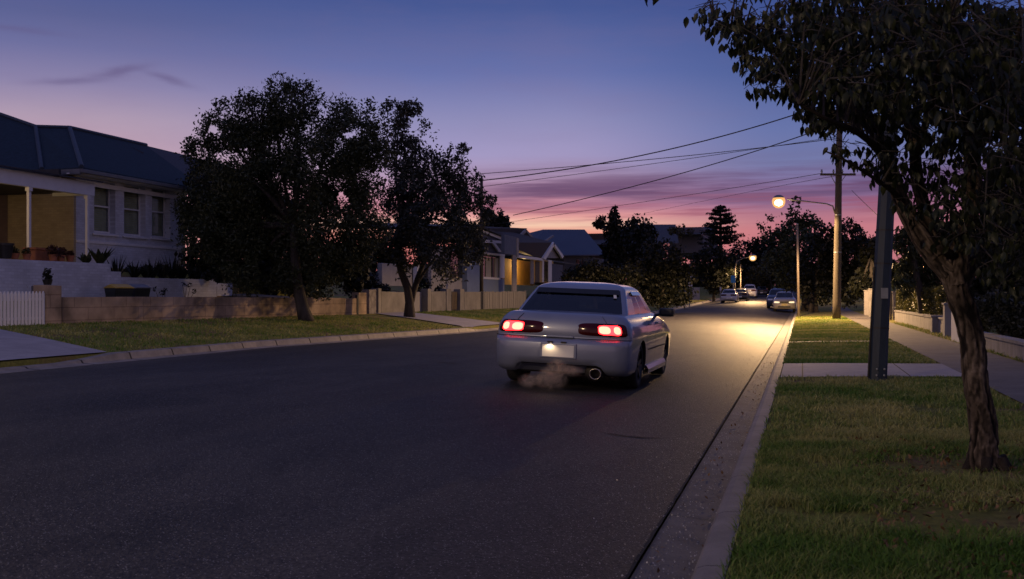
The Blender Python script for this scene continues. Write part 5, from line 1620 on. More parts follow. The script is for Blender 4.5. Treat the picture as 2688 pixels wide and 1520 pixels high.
def sash(parent, x, ya, yb, za, zb, rail, mf, slats=True, pane=None):
    """window: frame (thing part) with glass and slatted blind as sub-parts, set in the plane x, facing +x"""
    f = MB(); w_ = .06
    f.box(x, x + .05, ya, ya + w_, za, zb); f.box(x, x + .05, yb - w_, yb, za, zb)
    f.box(x, x + .048, ya + w_, yb - w_, za, za + w_); f.box(x, x + .048, ya + w_, yb - w_, zb - w_, zb)
    if rail: f.box(x, x + .055, ya + w_, yb - w_, rail - .03, rail + .03)
    fo = f.build('window', mf, parent)
    g = MB(); g.poly([(x, ya + w_, za + w_), (x, yb - w_, za + w_), (x, yb - w_, zb - w_), (x, ya + w_, zb - w_)]); g.build('pane', pane or M_GLASSH, fo)
    if slats:
        s = MB(); n = int((zb - za - .12) / .075)
        for i in range(n):
            z = za + .09 + i * .075
            s.add([(x - .05, ya + .07, z), (x - .05, yb - .07, z), (x - .07, yb - .07, z + .062), (x - .07, ya + .07, z + .062)], [(0, 1, 2, 3)])
        s.build('blind', M_BLIND, fo)
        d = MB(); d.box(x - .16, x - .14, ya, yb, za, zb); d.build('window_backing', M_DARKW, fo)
    return fo
M_GLASSH = glass_mat('house window glass', (.7, .75, .72), .02, 1.5, .0)

def white_house():
    x = -25.0
    base = Vector((x, 33, 2.0))
    t = thing('brick_house', 'white brick house with blue grey hip roof, three sash windows, yellow porch wall', 'house', base)
    yA = planeX(200, 600, x).y; yB = planeX(483, 600, x).y
    y0, y1 = yA, yB
    z1 = planeX(340, 478, x).z + .12; z1 = 5.62
    holes = []
    for u0, u1, v0, v1 in ((247, 303, 477, 612), (325.6, 382, 486, 619), (399, 447, 494, 624)):
        ya, yb = planeX(u0, 550, x).y, planeX(u1, 550, x).y
        za = planeX((u0 + u1) / 2, v1, x).z; zb = planeX((u0 + u1) / 2, v0, x).z
        holes.append((ya, yb, za, zb))
    wall_x('wall', x, y0, y1, 1.7, z1, holes, .30, M_WBRICK, t)
    for ya, yb, za, zb in holes:
        fo = sash(t, x - .29, ya, yb, za + .02, zb, (za + zb) / 2 + .05, M_WHITE)
        s = MB(); s.slab([(x + .07, ya - .12, za - .10), (x + .07, yb + .12, za - .10), (x + .07, yb + .12, za - .04), (x + .07, ya - .12, za - .04)], (-.36, 0, .06))
        s.build('sill', M_WHITE, fo)
    # band course under the windows
    b = MB(); zz = holes[0][2] - .42; b.box(x + .002, x + .035, y0, y1, zz, zz + .09); b.build('band_course', M_WHITE, t)
    # return walls
    b = MB(); b.box(x - 3.2, x - .01, y0 - .12, y0 - .003, 1.7, z1); b.build('porch_side_wall', M_YEL, t)
    b = MB(); b.box(x - 9, x - .01, y1 + .003, y1 + .12, 1.5, z1); b.build('wall', M_WBRICKX, t)
    b = MB(); b.box(x - 3.0, x - 2.8, 14, y0 - .13, 1.7, z1); b.build('porch_back_wall', M_PORCH, t)
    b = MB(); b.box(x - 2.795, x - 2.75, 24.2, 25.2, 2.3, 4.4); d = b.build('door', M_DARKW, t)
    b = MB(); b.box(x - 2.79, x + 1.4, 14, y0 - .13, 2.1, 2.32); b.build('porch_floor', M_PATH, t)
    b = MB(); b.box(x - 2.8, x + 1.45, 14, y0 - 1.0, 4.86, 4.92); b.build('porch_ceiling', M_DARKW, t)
    # verandah beam and posts
    xp = -23.5
    yend = planeX(245, 500, xp).y
    zt = planeX(180, 484, xp).z; zb = planeX(180, 506, xp).z
    b = MB(); b.box(xp - .10, xp + .06, 12, yend, zb, zt + .18); b.box(xp - .10, x - .05, yend - .14, yend - .002, zb + .02, zt + .16); b.build('porch_beam', M_WHITE, t, bevel=.012)
    b = MB(); b.slab([(xp + .25, 12, zt + .19), (xp + .25, yend + .2, zt + .19), (x - .2, yend + .2, zt + .50), (x - .2, 12, zt + .50)], (0, 0, .05)); b.build('porch_roof', M_SLATED, t)
    for u in (77, 230):
        yy = planeX(u, 600, xp).y
        b = MB(); b.box(xp - .06, xp + .03, yy - .05, yy + .05, 1.9, zb); b.box(xp - .09, xp + .06, yy - .08, yy + .08, zb - .12, zb - .003); b.build('porch_post', M_WHITE, t)
    # roof
    xe = x + .62
    ze = 5.80
    zr_ = 8.05; xrg = -28.5
    yr0 = planeX(183, 336, xrg).y
    E0 = Vector((xe, planeX(214, 430, xe).y, ze)); E1 = Vector((xe, y1 + .7, ze))
    R0 = Vector((xrg, yr0, zr_)); R1 = Vector((xrg, 52, zr_)); E2 = Vector((xe, 52, ze))
    RL = P(94, 334, 42.8); RL.z = zr_
    EL = P(110, 424, 38.3); EL.z = ze + .02
    b = MB()
    th = Vector((0, 0, -.10))
    b.slab([E0, E1, Vector((xrg, y1 + 2.5, zr_)), R0], th)
    b.slab([Vector((xe - 3.5, y1 + .7, ze + .02)), E1 + Vector((-.01, .001, 0)), Vector((xrg, y1 + 2.5, zr_))], th)
    b.slab([EL, E0, R0, RL], th)
    FL = P(-160, 246, 45.5); FE = P(-160, 402, 37.5); FE.z = ze
    b.slab([FE, EL, RL, FL], th)
    b.slab([R0 + Vector((0, 0, -.01)), Vector((xrg, y1 + 2.5, zr_ - .01)), Vector((xrg - 5.5, y1 + 2, ze)), Vector((xrg - 5.5, yr0, ze))], th)
    ro = b.build('roof', M_SLATE, t)
    for a, c in ((R0, E0), (RL, EL), (R0, Vector((xrg, y1 + 2.5, zr_))), (RL, R0), (RL, FL)):
        MB().tube([a + Vector((0, 0, .03)), c + Vector((0, 0, .03))], .085, 6).build('ridge_cap', M_SLATECAP, ro)
    # second hip roof behind
    x2 = -28.9
    yq0 = planeX(277, 355, x2).y
    b = MB(); b.slab([Vector((x2 + .01, yq0, zr_ + .12)), Vector((x2 + .01, 49, zr_ + .05)), Vector((xe - .6, 51, ze + .1)), Vector((xe - .6, y1 + 2.2, ze + .1))], th)
    b.slab([Vector((x2, yq0, zr_ + .13)), Vector((x2 + 1.6, yq0 + .4, zr_ - .6)), Vector((x2 - 1.2, yq0 - 1.0, zr_ - .5))], th)
    b.build('rear_roof', M_SLATED, t)
    # gutter, fascia, soffit
    b = MB(); b.box(xe - .02, xe + .12, E0.y - .1, E1.y, ze - .20, ze - .06); b.build('gutter', M_TRIMB, t, bevel=.02)
    b = MB(); b.box(x + .02, xe - .03, E0.y - .02, E1.y - .05, ze - .215, ze - .175); b.build('soffit', M_WHITE, t)
    b = MB(); b.box(x + .004, x + .06, y0, y1, z1 - .34, z1 - .18); b.build('frieze_board', M_WHITE, t)
    dr = (E0 - EL).normalized()
    b = MB(); b.slab([EL + Vector((0, 0, -.06)), E0 + Vector((0, 0, -.06)), E0 + Vector((0, 0, -.24)), EL + Vector((0, 0, -.24))], (.02, -.12, 0)); b.build('gutter', M_TRIMB, t)
    b = MB(); b.slab([FE + Vector((0, 0, -.04)), EL + Vector((0, 0, -.07)), EL + Vector((0, 0, -.24)), FE + Vector((0, 0, -.24))], (.04, -.12, 0)); b.build('gutter', M_TRIMB, t)
    # wall between porch roof and eaves
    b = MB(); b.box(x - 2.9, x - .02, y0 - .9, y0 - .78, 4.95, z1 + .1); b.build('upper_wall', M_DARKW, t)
    # downpipe on the corner
    MB().tube([(x + .08, y1 - .12, 5.5), (x + .08, y1 - .12, 1.8)], .045, 8).build('downpipe', M_WHITE, t, smooth=True)
M_SLATECAP = mat('roof ridge capping', (.042, .06, .085), .6, .3, 6)
white_house()
MB().lathe([(.0001, 0), (.10, -.01), (.12, -.06), (.07, -.10), (.0001, -.11)], (-25.4, 25.4, 4.855), 'z', 16).build('ceiling_lamp', M_PLAMP, bpy.data.objects['brick_house'], smooth=True)
# the porch light (hidden behind the beam) that warms the yellow wall
pl = bpy.data.lights.new('porch_light', 'POINT'); pl.energy = 110; pl.color = (1, .66, .30); pl.shadow_soft_size = .08
po = bpy.data.objects.new('porch_light', pl); COL.objects.link(po); po.location = (-25.4, 25.4, 4.3)

# ------------------------------------------------------------------ stepped retaining walls and front boundary
xt = -21.0
def px_y(u, x): return planeX(u, 760, x).y
def seg_wall(name, label, cat, x, u0, u1, v_top, z0, th, m, group=None, vtop_u=None, cap=None, y0=None):
    ya = px_y(u0, x) if y0 is None else y0; yb = px_y(u1, x)
    zt = planeX(vtop_u or (u0 + u1) / 2, v_top, x).z
    b = MB(); b.box(x - th, x, ya, yb, z0, zt)
    t = b.build(name, m, bevel=.012)
    tag(t, label, cat, group)
    return t, ya, yb, zt
seg_wall('retaining_wall', 'tall white brick retaining wall under the porch', 'wall', xt, -260, 291, 686, .3, .22, M_WBRICK, vtop_u=150, y0=16)
seg_wall('retaining_wall', 'short white brick step between the tall and the low retaining wall', 'wall', xt - .003, 291.5, 318, 713, .3, .22, M_WBRICK)
seg_wall('retaining_wall', 'long low white brick retaining wall behind the bins', 'wall', xt - .006, 318.5, 569, 731, .3, .22, M_WBRICK)
seg_wall('retaining_wall', 'lowest short white brick step at the right end of the terrace', 'wall', xt - .009, 569.5, 610, 744, .3, .22, M_WBRICK)
# soil top edge is the terrain; pale concrete ramp right of the steps
b = MB(); q = [planeX(612, 775, -20.6), planeX(612, 768, -21.6), planeX(760, 778, -19.2), planeX(760, 782, -18.6)]
b.slab(q, (0, 0, -.25)); tag(b.build('garden_ramp', M_PATH), kind='structure')

def xf_wall(y): return xk(y) - 5.05
def ground_wall(name, label, cat, u0, u1, v0t, v1t, m, th=.22, step=.0, extra=0.0, group=None):
    """wall standing along the left boundary line between picture columns u0 and u1"""
    def solve(u):
        # intersection of the column's vertical plane with the boundary line
        best = None
        for i in range(2000):
            Z = 18 + i * .03
            p = P(u, 776, Z)
            if p.x > xf_wall(p.y) + extra: best = p if best is None else best; 
            if p.x <= xf_wall(p.y) + extra: return p, Z
        return p, Z
    (p0, Z0), (p1, Z1) = solve(u0), solve(u1)
    z0t, z1t = H + (V0 - v0t) / F * Z0, H + (V0 - v1t) / F * Z1
    dirn = Vector((p1.x - p0.x, p1.y - p0.y, 0)).normalized(); nb = Vector((-dirn.y, dirn.x, 0)) * th
    a, c = Vector((p0.x, p0.y, gz(p0.x, p0.y) - .15)), Vector((p1.x, p1.y, gz(p1.x, p1.y) - .15))
    at, ct = Vector((p0.x, p0.y, z0t)), Vector((p1.x, p1.y, z1t))
    return a, c, at, ct, nb
def gwall(name, label, cat, u0, u1, v0t, v1t, m, th=.22, extra=0.0, group=None, cap=None):
    a, c, at, ct, nb = ground_wall(name, label, cat, u0, u1, v0t, v1t, m, th, 0, extra)
    b = MB(); b.slab([a, c, ct, at], nb)
    if cap is None:
        return tag(b.build(name, m, bevel=.012), label, cat, group)
    t = thing(name, label, cat, a, group)
    b.build('wall', m, t)
    o = nb * .15
    MB().slab([at - o + Vector((0, 0, .003)), ct - o + Vector((0, 0, .003)), ct + nb + o + Vector((0, 0, .003)), at + nb + o + Vector((0, 0, .003))], (0, 0, .06)).build('coping', cap, t)
    return t
gwall('gate_pillar', 'square tan sandstone pillar at the end of the white picket fence', 'pillar', 124, 162, 748, 750, M_SAND, .42, .06)
gwall('boundary_wall', 'tan sandstone block wall in front of the bins, the higher section', 'wall', 163, 377, 780, 779, M_SAND, .24)
gwall('boundary_wall', 'long weathered sandstone wall running behind the leaning street tree', 'wall', 377.5, 905, 779, 782, M_SAND2 if 'M_SAND2' in globals() else M_SAND, .24)
gwall('boundary_wall', 'darker end of the sandstone wall beside the thin dark post', 'wall', 905.5, 938, 783, 783, M_SAND, .24)
gwall('gate_post', 'thin dark post at the end of the sandstone wall', 'post', 938.5, 941.5, 774, 774, M_DARKW, .1, .03)
gwall('gate_pillar', 'tan pillar between the thin dark post and the mottled stone panel', 'pillar', 942, 962, 768, 768, M_SAND, .3)
gwall('stone_panel', 'mottled grey stone panel beside the cream wall', 'wall', 969, 993, 760, 760, M_STONE, .3, -.02)
gwall('boundary_wall', 'longest cream rendered wall panel left of the second street tree', 'wall', 1002, 1068, 765, 767, M_CREAM, .2)
gwall('gate_pillar', 'cream pillar at the left end of the longest cream panel', 'pillar', 993.5, 1001.5, 757, 757, M_CREAM, .34, .05)
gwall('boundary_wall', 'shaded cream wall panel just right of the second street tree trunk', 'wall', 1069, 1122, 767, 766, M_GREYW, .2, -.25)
gwall('gate_pillar', 'cream pillar right of the shaded recessed panel', 'pillar', 1123, 1132, 758, 758, M_CREAM, .34, .05)
gwall('boundary_wall', 'short cream rendered panel between two cream pillars', 'wall', 1132.5, 1172, 765, 765, M_CREAM, .2)
gwall('gate_pillar', 'cream pillar on the left side of the dark garden gate', 'pillar', 1172.5, 1185, 758, 758, M_CREAM, .34, .05)
def garden_gate():
    a, c, at, ct, nb = ground_wall('', '', '', 1186, 1207, 766, 766, None, .05, 0, -.1)
    t = thing('garden_gate', 'narrow dark timber gate between two cream pillars', 'gate', a)
    n = 6
    for i in range(n):
        p0 = a.lerp(c, (i + .08) / n); p1 = a.lerp(c, (i + .92) / n); q0 = at.lerp(ct, (i + .08) / n); q1 = at.lerp(ct, (i + .92) / n)
        MB().slab([p0 + Vector((0, 0, .2)), p1 + Vector((0, 0, .2)), q1, q0], nb * .4).build('gate_board', M_GATE, t)
    for f_ in (.25, .8):
        MB().slab([a.lerp(at, f_) + nb * .42, c.lerp(ct, f_) + nb * .42, c.lerp(ct, f_ + .08) + nb * .42, a.lerp(at, f_ + .08) + nb * .42], nb * .6).build('gate_rail', M_DARKW, t)
M_GATE = mat('dark stained timber', (.09, .065, .04), .7, .4, 5, stretch=(3, 3, .4))
garden_gate()
gwall('gate_pillar', 'cream pillar on the right side of the dark garden gate', 'pillar', 1208, 1219, 759, 759, M_CREAM, .34, .05)
gwall('boundary_wall', 'cream rendered panel before the paling fence', 'wall', 1219.5, 1262, 766, 766, M_CREAM, .2)
gwall('gate_post', 'dark gap post between the cream panel and the cream paling fence', 'post', 1263, 1269, 765, 765, M_DARKW, .12, -.05)
def paling():
    a, c, at, ct, nb = ground_wall('', '', '', 1270, 1379, 766, 765, None, .04, 0, 0)
    t = thing('paling_fence', 'cream painted paling fence at the right end of the boundary', 'fence', a)
    n = 40; rr = random.Random(2)
    for i in range(n):
        p0 = a.lerp(c, (i + .03) / n); p1 = a.lerp(c, (i + .97) / n); q0 = at.lerp(ct, (i + .03) / n); q1 = at.lerp(ct, (i + .97) / n)
        d = Vector((0, 0, rr.uniform(-.03, .03))); o = nb * rr.uniform(0, .5)
        MB().slab([p0 + o, p1 + o, q1 + d + o, q0 + d + o], nb * .5).build('paling', M_CREAMT, t)
    for f_ in (.3, .8):
        MB().slab([a.lerp(at, f_) + nb * 1.1, c.lerp(ct, f_) + nb * 1.1, c.lerp(ct, f_ + .08) + nb * 1.1, a.lerp(at, f_ + .08) + nb * 1.1], nb).build('rail', M_CREAMT, t)
    p = c; MB().slab([c + Vector((0, .02, 0)), c + Vector((0, .18, 0)), ct + Vector((0, .18, .05)), ct + Vector((0, .02, .05))], nb * 3).build('post', M_CREAMT, t)
paling()
def picket():
    a, c, at, ct, nb = ground_wall('', '', '', -150, 119, 766, 764, None, .03, 0, 0)
    t = thing('picket_fence', 'white pointed picket fence at the left edge', 'fence', a)
    L_ = (c - a).length; n = int(L_ / .118)
    dirn = (c - a).normalized(); dirn.z = 0
    for i in range(n):
        f_ = (i + .5) / n; p = a.lerp(c, f_); q = at.lerp(ct, f_)
        w_ = dirn * .041
        MB().slab([p - w_, p + w_, q + w_ - Vector((0, 0, .07)), q, q - w_ - Vector((0, 0, .07))], nb * .8).build('picket', M_WHITE, t)
    for f_ in (.28, .76):
        MB().slab([a.lerp(at, f_) + nb * .85, c.lerp(ct, f_) + nb * .85, c.lerp(ct, f_ + .07) + nb * .85, a.lerp(at, f_ + .07) + nb * .85], nb).build('rail', M_WHITE, t)
    MB().slab([c + dirn * .02, c + dirn * .1, ct + dirn * .1 + Vector((0, 0, -.08)), ct + dirn * .02 + Vector((0, 0, -.08))], nb * 3).build('post', M_DARKW, t)
picket()
def letter_post():
    p = planeX(104, 800, -19.2); q = Vector((p.x, p.y, .5))
    b = MB(); zt = planeX(104, 750, -19.2).z; d = 17 / F * 29
    b.box(p.x - .12, p.x + .12, p.y - d * 1.0, p.y + d * .95, .45, zt)
    tag(b.build('gate_pillar', M_GREYD, bevel=.02), 'dark grey rendered pillar behind the picket fence', 'pillar')
M_GREYD = mat('dark grey render', (.10, .10, .12), .85, .2, 3)
letter_post()

# ------------------------------------------------------------------ wheelie bins
def wheelie(name, label, p, rot, lid_m, s=1.0):
    t = thing(name, label, 'bin', p, 'wheelie bins behind the sandstone wall')
    t.rotation_euler = (0, 0, rot)
    b = LB()
    w0, d0, w1, d1, h = .22, .26, .285, .35, .95
    vs = []
    for z, w_, d_ in ((.06, w0, d0), (.75, .27, .33), (.86, w1, d1), (h, w1 + .005, d1 + .01)):
        vs += [(-w_, -d_, z), (w_, -d_, z), (w_, d_, z), (-w_, d_, z)]
    fs = [(3, 2, 1, 0), (12, 13, 14, 15)]
    for r in range(3):
        for k in range(4): fs.append((r * 4 + k, r * 4 + (k + 1) % 4, r * 4 + 4 + (k + 1) % 4, r * 4 + 4 + k))
    b.add(vs, fs); b.build('body', M_BIN, t, bevel=.02)
    l = LB()
    n = 8
    for i in range(n + 1):
        y = -.40 + .80 * i / n
        zz = .965 + .10 * (1 - ((i - n / 2) / (n / 2)) ** 2)
        l.v += [(-.31, y, .955), (-.30, y, zz - .02), (-.22, y, zz + .015), (.22, y, zz + .015), (.30, y, zz - .02), (.31, y, .955)]
    for i in range(n):
        for k in range(5): l.f.append((i * 6 + k, i * 6 + k + 1, i * 6 + 7 + k, i * 6 + 6 + k))
    l.f += [tuple(range(6)), tuple(range(n * 6, n * 6 + 6))[::-1]]
    l.build('lid', lid_m, t)
    LB().tube([(-.2, .40, .93), (.2, .40, .93)], .018, 8).build('handle', M_BIN, t)
    for sx in (-.24, .24):
        LB().lathe([(.0001, -.025), (.10, -.025), (.10, .025), (.0001, .025)], (sx, .22, .10), 'x', 16).build('wheel', M_BLACKP, t)
pb1 = planeX(312, 778, -20.0); pb2 = planeX(357, 778, -20.35)
zb = planeX(312, 747, -20.0).z - 1.06
wheelie('wheelie_bin', 'dark wheelie bin with a yellow lid standing behind the sandstone wall', Vector((pb1.x, pb1.y, zb)), R(62), M_LIDY)
wheelie('wheelie_bin', 'dark wheelie bin with a grey lid beside the yellow lidded one', Vector((pb2.x, pb2.y, zb + .01)), R(70), M_LIDG)

# ------------------------------------------------------------------ pots and planting on the terrace
def pot(name, label, p, r, h, m, leaf=None, nl=0, lr=.2, lm=None, spiky=False):
    t = thing(name, label, 'plant pot', p)
    MB().lathe([(.0001, 0), (r * .68, 0), (r * .95, h * .86), (r * 1.05, h * .86), (r * 1.05, h), (r * .9, h), (r * .85, h * .9), (.0001, h * .88)], p, 'z', 20).build('pot', m, t, smooth=False)
    if nl:
        c = Vector(p) + Vector((0, 0, h + lr * .5))
        pp, tone = lobe_points([(c, lr, 1)], nl, 0, 1, .3)
        V, Fq = leaf_cards(pp, leaf, .45, droop=-.5); np_mesh('plant', V, Fq, lm, t, np.repeat(tone, 4))
zt_ = planeX(150, 684, xt).z
def tp(u, x, dz=0.0): 
    q = planeX(u, 690, x); q.z = zt_ + dz; return q
pot('plant_pot', 'big dark pot on the terrace at the left edge', tp(14, -21.2), .22, .42, M_BLACKP)
for u, lab, m in ((38, 'small terracotta pot with pale leaves near the porch post', M_TERRA), (56, 'tiny terracotta pot beside the pale leaved one', M_TERRA), (70, 'terracotta pot standing directly behind the porch post', M_TERRA), (88, 'small terracotta pot just right of the porch post', M_TERRA)):
    if u in (56, 88): continue
    pot('plant_pot', lab, tp(u, -21.25), .10 + .02 * (u % 3), .16 + .03 * (u % 2), m, .10, 110, .12, M_LEAFO)
b = MB(); q = tp(112, -22.0); t = thing('planter_box', 'long terracotta planter box on the porch edge', 'planter', q)
b.box(q.x - .2, q.x + .2, q.y - .55, q.y + .55, q.z, q.z + .34); b.build('box', M_TERRA, t, bevel=.02)
MB().box(q.x - .23, q.x + .23, q.y - .58, q.y + .58, q.z + .34, q.z + .40).build('rim', M_TERRA, t)
for u, lab, r in ((140, 'reddish bushy pot plant right of the planter box', .24), (160, 'small dark red pot plant at the end of the pot row', .2), (184, 'little sprig of plant on the terrace edge', .12)):
    pot('plant_pot', lab, tp(u, -21.3), .13, .18, M_TERRA, .11, 320, r * .8, M_LEAFR)

def spiky(name, label, p, n, h, w_, lm, spread=.9, cat='plant', seed=0, group=None):
    t = thing(name, label, cat, p, group)
    rr = random.Random(seed); V = []; Ts = []
    for i in range(n):
        a = rr.uniform(0, 6.28); s = rr.uniform(.1, spread); hh = h * rr.uniform(.6, 1.1)
        d = Vector((math.cos(a) * s, math.sin(a) * s, 1)).normalized(); side = Vector((-math.sin(a), math.cos(a), 0))
        p0 = Vector(p) + Vector((math.cos(a), math.sin(a), 0)) * .05
        m_ = p0 + d * hh * .5; tip = p0 + d * hh + Vector((math.cos(a), math.sin(a), -.3)) * hh * .12 * s
        V += [tuple(p0 - side * w_ * .3), tuple(p0 + side * w_ * .3), tuple(m_ + side * w_ * .5), tuple(tip), tuple(m_ - side * w_ * .5)]
        Ts += [rr.random()] * 5
    V = np.array(V); i = np.arange(n)[:, None] * 5
    Fq = np.concatenate([i + np.array([[0, 1, 2]]), i + np.array([[0, 2, 4]]), i + np.array([[4, 2, 3]])])
    np_mesh('leaves', V, Fq, lm, t, np.array(Ts))
    MB().lathe([(.0001, -.05), (.07, -.05), (.05, .10), (.0001, .12)], p, 'z', 10).build('stem', M_BARKD, t)
spiky('agave_plant', 'broad leaved agave at the foot of the right porch post', tp(262, -21.6, -.02), 20, .62, .20, M_LEAF1, 1.0, seed=1)
spiky('agave_plant', 'smaller agave left of the right porch post', tp(226, -21.5, -.02), 14, .42, .16, M_LEAF1, 1.1, seed=2)
zp2 = planeX(445, 731, xt).z
for i, (u, h) in enumerate(((306, .5), (352, .35), (384, .35), (400, .55), (425, .4), (452, .7), (478, .4))):
    q = planeX(u, 735, xt - .7); q.z = gz(q.x, q.y)
    spiky('strappy_plant', ['strappy plant at the wall step', 'low strappy plant in the dark garden bed', 'third strappy plant in the dark bed under the windows', 'tall strappy plant between the second and third window', 'strappy plant below the third window', 'tallest spiky plant near the house corner', 'last strappy plant beside the downpipe'][i], q, 34, h + .35, .06, M_LEAFD, .9, seed=10 + i, group='plants in the bed under the windows')
def clump(name, label, lobes, Z, n, leaf, lm, gap=.15, seed=0, zs=.4, asp=.5, base=None):
    q = PD(base[0], base[1], Z); q.z = min(q.z, gz(q.x, q.y))
    t = thing(name, label, 'shrub', q)
    L_ = LO(lobes, Z, zs, seed)
    b = MB(); rr = random.Random(seed)
    for l in L_:
        b.tube([q + Vector((rr.uniform(-.1, .1), rr.uniform(-.1, .1), -.05)), q.lerp(l[0], .6), l[0]], [.03, .02, .008], 5)
    b.build('stems', M_BARKD, t)
    p, tone = lobe_points(L_, n, gap, 2.0, .35, seed)
    V, Fq = leaf_cards(p, leaf, asp); np_mesh('leaves', V, Fq, lm, t, np.repeat(tone, 4))
clump('garden_shrub', 'dark shrub behind the picket fence at the left edge', [(15, 715, 28), (45, 712, 18), (-10, 710, 28), (62, 718, 10)], 30.0, 1500, .12, M_LEAFD, base=(20, 770), seed=3)
clump('garden_shrub', 'dark groundcover hedge along the bed below the sash windows', [(330, 684, 16), (370, 684, 18), (410, 682, 18), (450, 684, 18), (490, 690, 16), (520, 694, 14), (550, 700, 12)], 39.0, 2600, .13, M_LEAFD, gap=.05, base=(430, 720), seed=4, zs=.2)
def dry_stems(u, v0, v1, label, seed):
    q = planeX(u * K, 778, -20.5); q.z = .6
    t = thing('dry_plant', label, 'plant', q); rr = random.Random(seed)
    tip = planeX(u * K, v1 * K, -20.5)
    for i in range(4):
        e = tip + Vector((rr.uniform(-.2, .2), rr.uniform(-.35, .35), rr.uniform(-.3, .05)))
        m_ = q.lerp(e, .55) + Vector((0, rr.uniform(-.08, .08), 0))
        st = MB().tube([q, m_, e], [.014, .010, .006], 5).build('stem', M_BARKD, t)
        p = np.array(e) + rand_dirs(16) * .07
        V, Fq = leaf_cards(p, .09, .5); np_mesh('leaves', V, Fq, M_LEAFD, st, np.repeat(rng.uniform(0, 1, 16), 4))
dry_stems(415, 745, 726, 'short dry stemmed plant against the low white wall', 1)
dry_stems(464, 745, 712, 'taller dry stemmed plant further along the low white wall', 2)
def cactus():
    a, c, at, ct, nb = ground_wall('', '', '', 130, 138, 748, 748, None, .2, 0, 0)
    p = at.lerp(ct, .5) + nb * .5
    t = thing('pot_plant', 'small dark pot plant standing on the sandstone pillar', 'plant', p)
    MB().lathe([(.0001, .002), (.09, .002), (.13, .14), (.0001, .14)], p, 'z', 14).build('pot', M_BLACKP, t)
    pp, tone = lobe_points([(p + Vector((0, 0, .22)), .13, 1), (p + Vector((0, 0, .34)), .09, 1)], 160, 0, 1, .3)
    V, Fq = leaf_cards(pp, .09, .5); np_mesh('plant', V, Fq, M_LEAFD, t, np.repeat(tone, 4))
cactus()

# ------------------------------------------------------------------ houses further along
def z4(x, y): return (980 + x / 3.679, 520 + y / 3.679)
def quadX(b, x, x0, y0, x1, y1, th=.2, conv=z4):
    """box on the plane x covering the picture rectangle (given in zoom units)"""
    u0, v0 = conv(x0, y0); u1, v1 = conv(x1, y1)
    um = (u0 + u1) / 2
    p0 = planeX(u0, v1, x); p1 = planeX(u1, v0, x); Zm = planeX(um, v0, x)
    zt = planeX(um, v0, x).z; zb_ = planeX(um, v1, x).z
    b.box(x - th, x, p0.y, p1.y, zb_, zt)
    return b
def polyX(b, x, pts, d, conv=z4):
    return b.slab([planeX(*conv(*p), x) for p in pts], d)

# freestanding rendered walls
b = MB(); quadX(b, -19.5, 425, 640, 812, 850, .25); tag(b.build('garden_wall', M_WHITE, bevel=.02), 'plain white rendered garden wall behind the second street tree', 'wall')
b = MB(); quadX(b, -19.8, 85, 640, 424, 850, .25); tag(b.build('garden_wall', M_GREYW, bevel=.02), 'grey rendered garden wall left of the white one', 'wall')
b = MB(); quadX(b, -20.5, -90, 745, 84, 820, .25); tag(b.build('garden_wall', M_BLUEW, bevel=.02), 'low pale wall glimpsed left under the second street tree', 'wall')

def blue_house():
    x = -18.6
    q = planeX(1180, 740, x); q.z = .6
    t = thing('weatherboard_house', 'pale blue weatherboard house with a white trimmed gable behind the dark pole', 'house', q)
    b = MB(); quadX(b, x - .3, 560, 470, 905, 900, .2); b.build('side_wall', M_GREYW, t)
    b = MB(); quadX(b, x, 905, 530, 1040, 905, .3); b.build('wall', M_BLUEW, t)
    b = MB(); quadX(b, x - .28, 745, 520, 905, 772, .1); w = b.build('window', M_GLASSW, t)
    b = MB(); quadX(b, x + .02, 1052, 772, 1266, 905, .3); b.build('wall', M_BLUEW, t)
    b = MB(); quadX(b, x + .05, 1040, 500, 1064, 905, .08); quadX(b, x + .05, 1228, 560, 1268, 771, .08); quadX(b, x + .05, 1064, 765, 1228, 785, .08); b.build('window_frame', M_WHITE, t)
    b = MB(); quadX(b, x - .12, 1062, 570, 1230, 772, .05); w = b.build('window', M_GLASSW, t)
    for k, (a_, c_) in enumerate(((1088, 1138), (1172, 1212))):
        b = MB(); quadX(b, x - .08, a_, 580, c_, 765, .03); b.build('curtain', M_CURT, w)
    b = MB(); quadX(b, x - .07, 1148, 572, 1158, 770, .05); b.build('mullion', M_DARKW, w)
    # gable: dark infill, white barge boards and ties
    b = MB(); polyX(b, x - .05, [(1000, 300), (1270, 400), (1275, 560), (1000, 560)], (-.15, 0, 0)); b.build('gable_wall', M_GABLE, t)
    for n_, pts in enumerate(([(1000, 280), (1045, 300), (1280, 392), (1280, 418), (1045, 326), (1000, 304)], [(1040, 400), (1270, 415), (1270, 440), (1040, 428)], [(1130, 405), (1160, 405), (1240, 520), (1215, 520)], [(1040, 520), (1270, 545), (1270, 562), (1040, 540)])):
        b = MB(); polyX(b, x + .10 + .004 * n_, pts, (-.10, 0, 0)); b.build('barge_board', M_WHITE, t)
    yA, yB = planeX(*z4(560, 520), x).y, planeX(*z4(1280, 400), x).y
    zl = planeX(*z4(1280, 400), x).z; zr_ = planeX(*z4(1000, 290), x).z
    b = MB(); b.slab([(x + .3, yB + .2, zl), (x + .3, planeX(*z4(1000, 290), x).y, zr_ + .05), (x - 6, planeX(*z4(1000, 290), x).y, zr_ + .3), (x - 6, yB + .2, zl + .3)], (0, 0, .12))
    b.slab([(x + .3, planeX(*z4(1000, 290), x).y - .01, zr_ + .05), (x + .3, yA, zl - .3), (x - 6, yA, zl), (x - 6, planeX(*z4(1000, 290), x).y - .01, zr_ + .3)], (0, 0, .12))
    b.build('roof', M_SLATED, t)
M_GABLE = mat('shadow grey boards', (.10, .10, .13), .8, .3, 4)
blue_house()
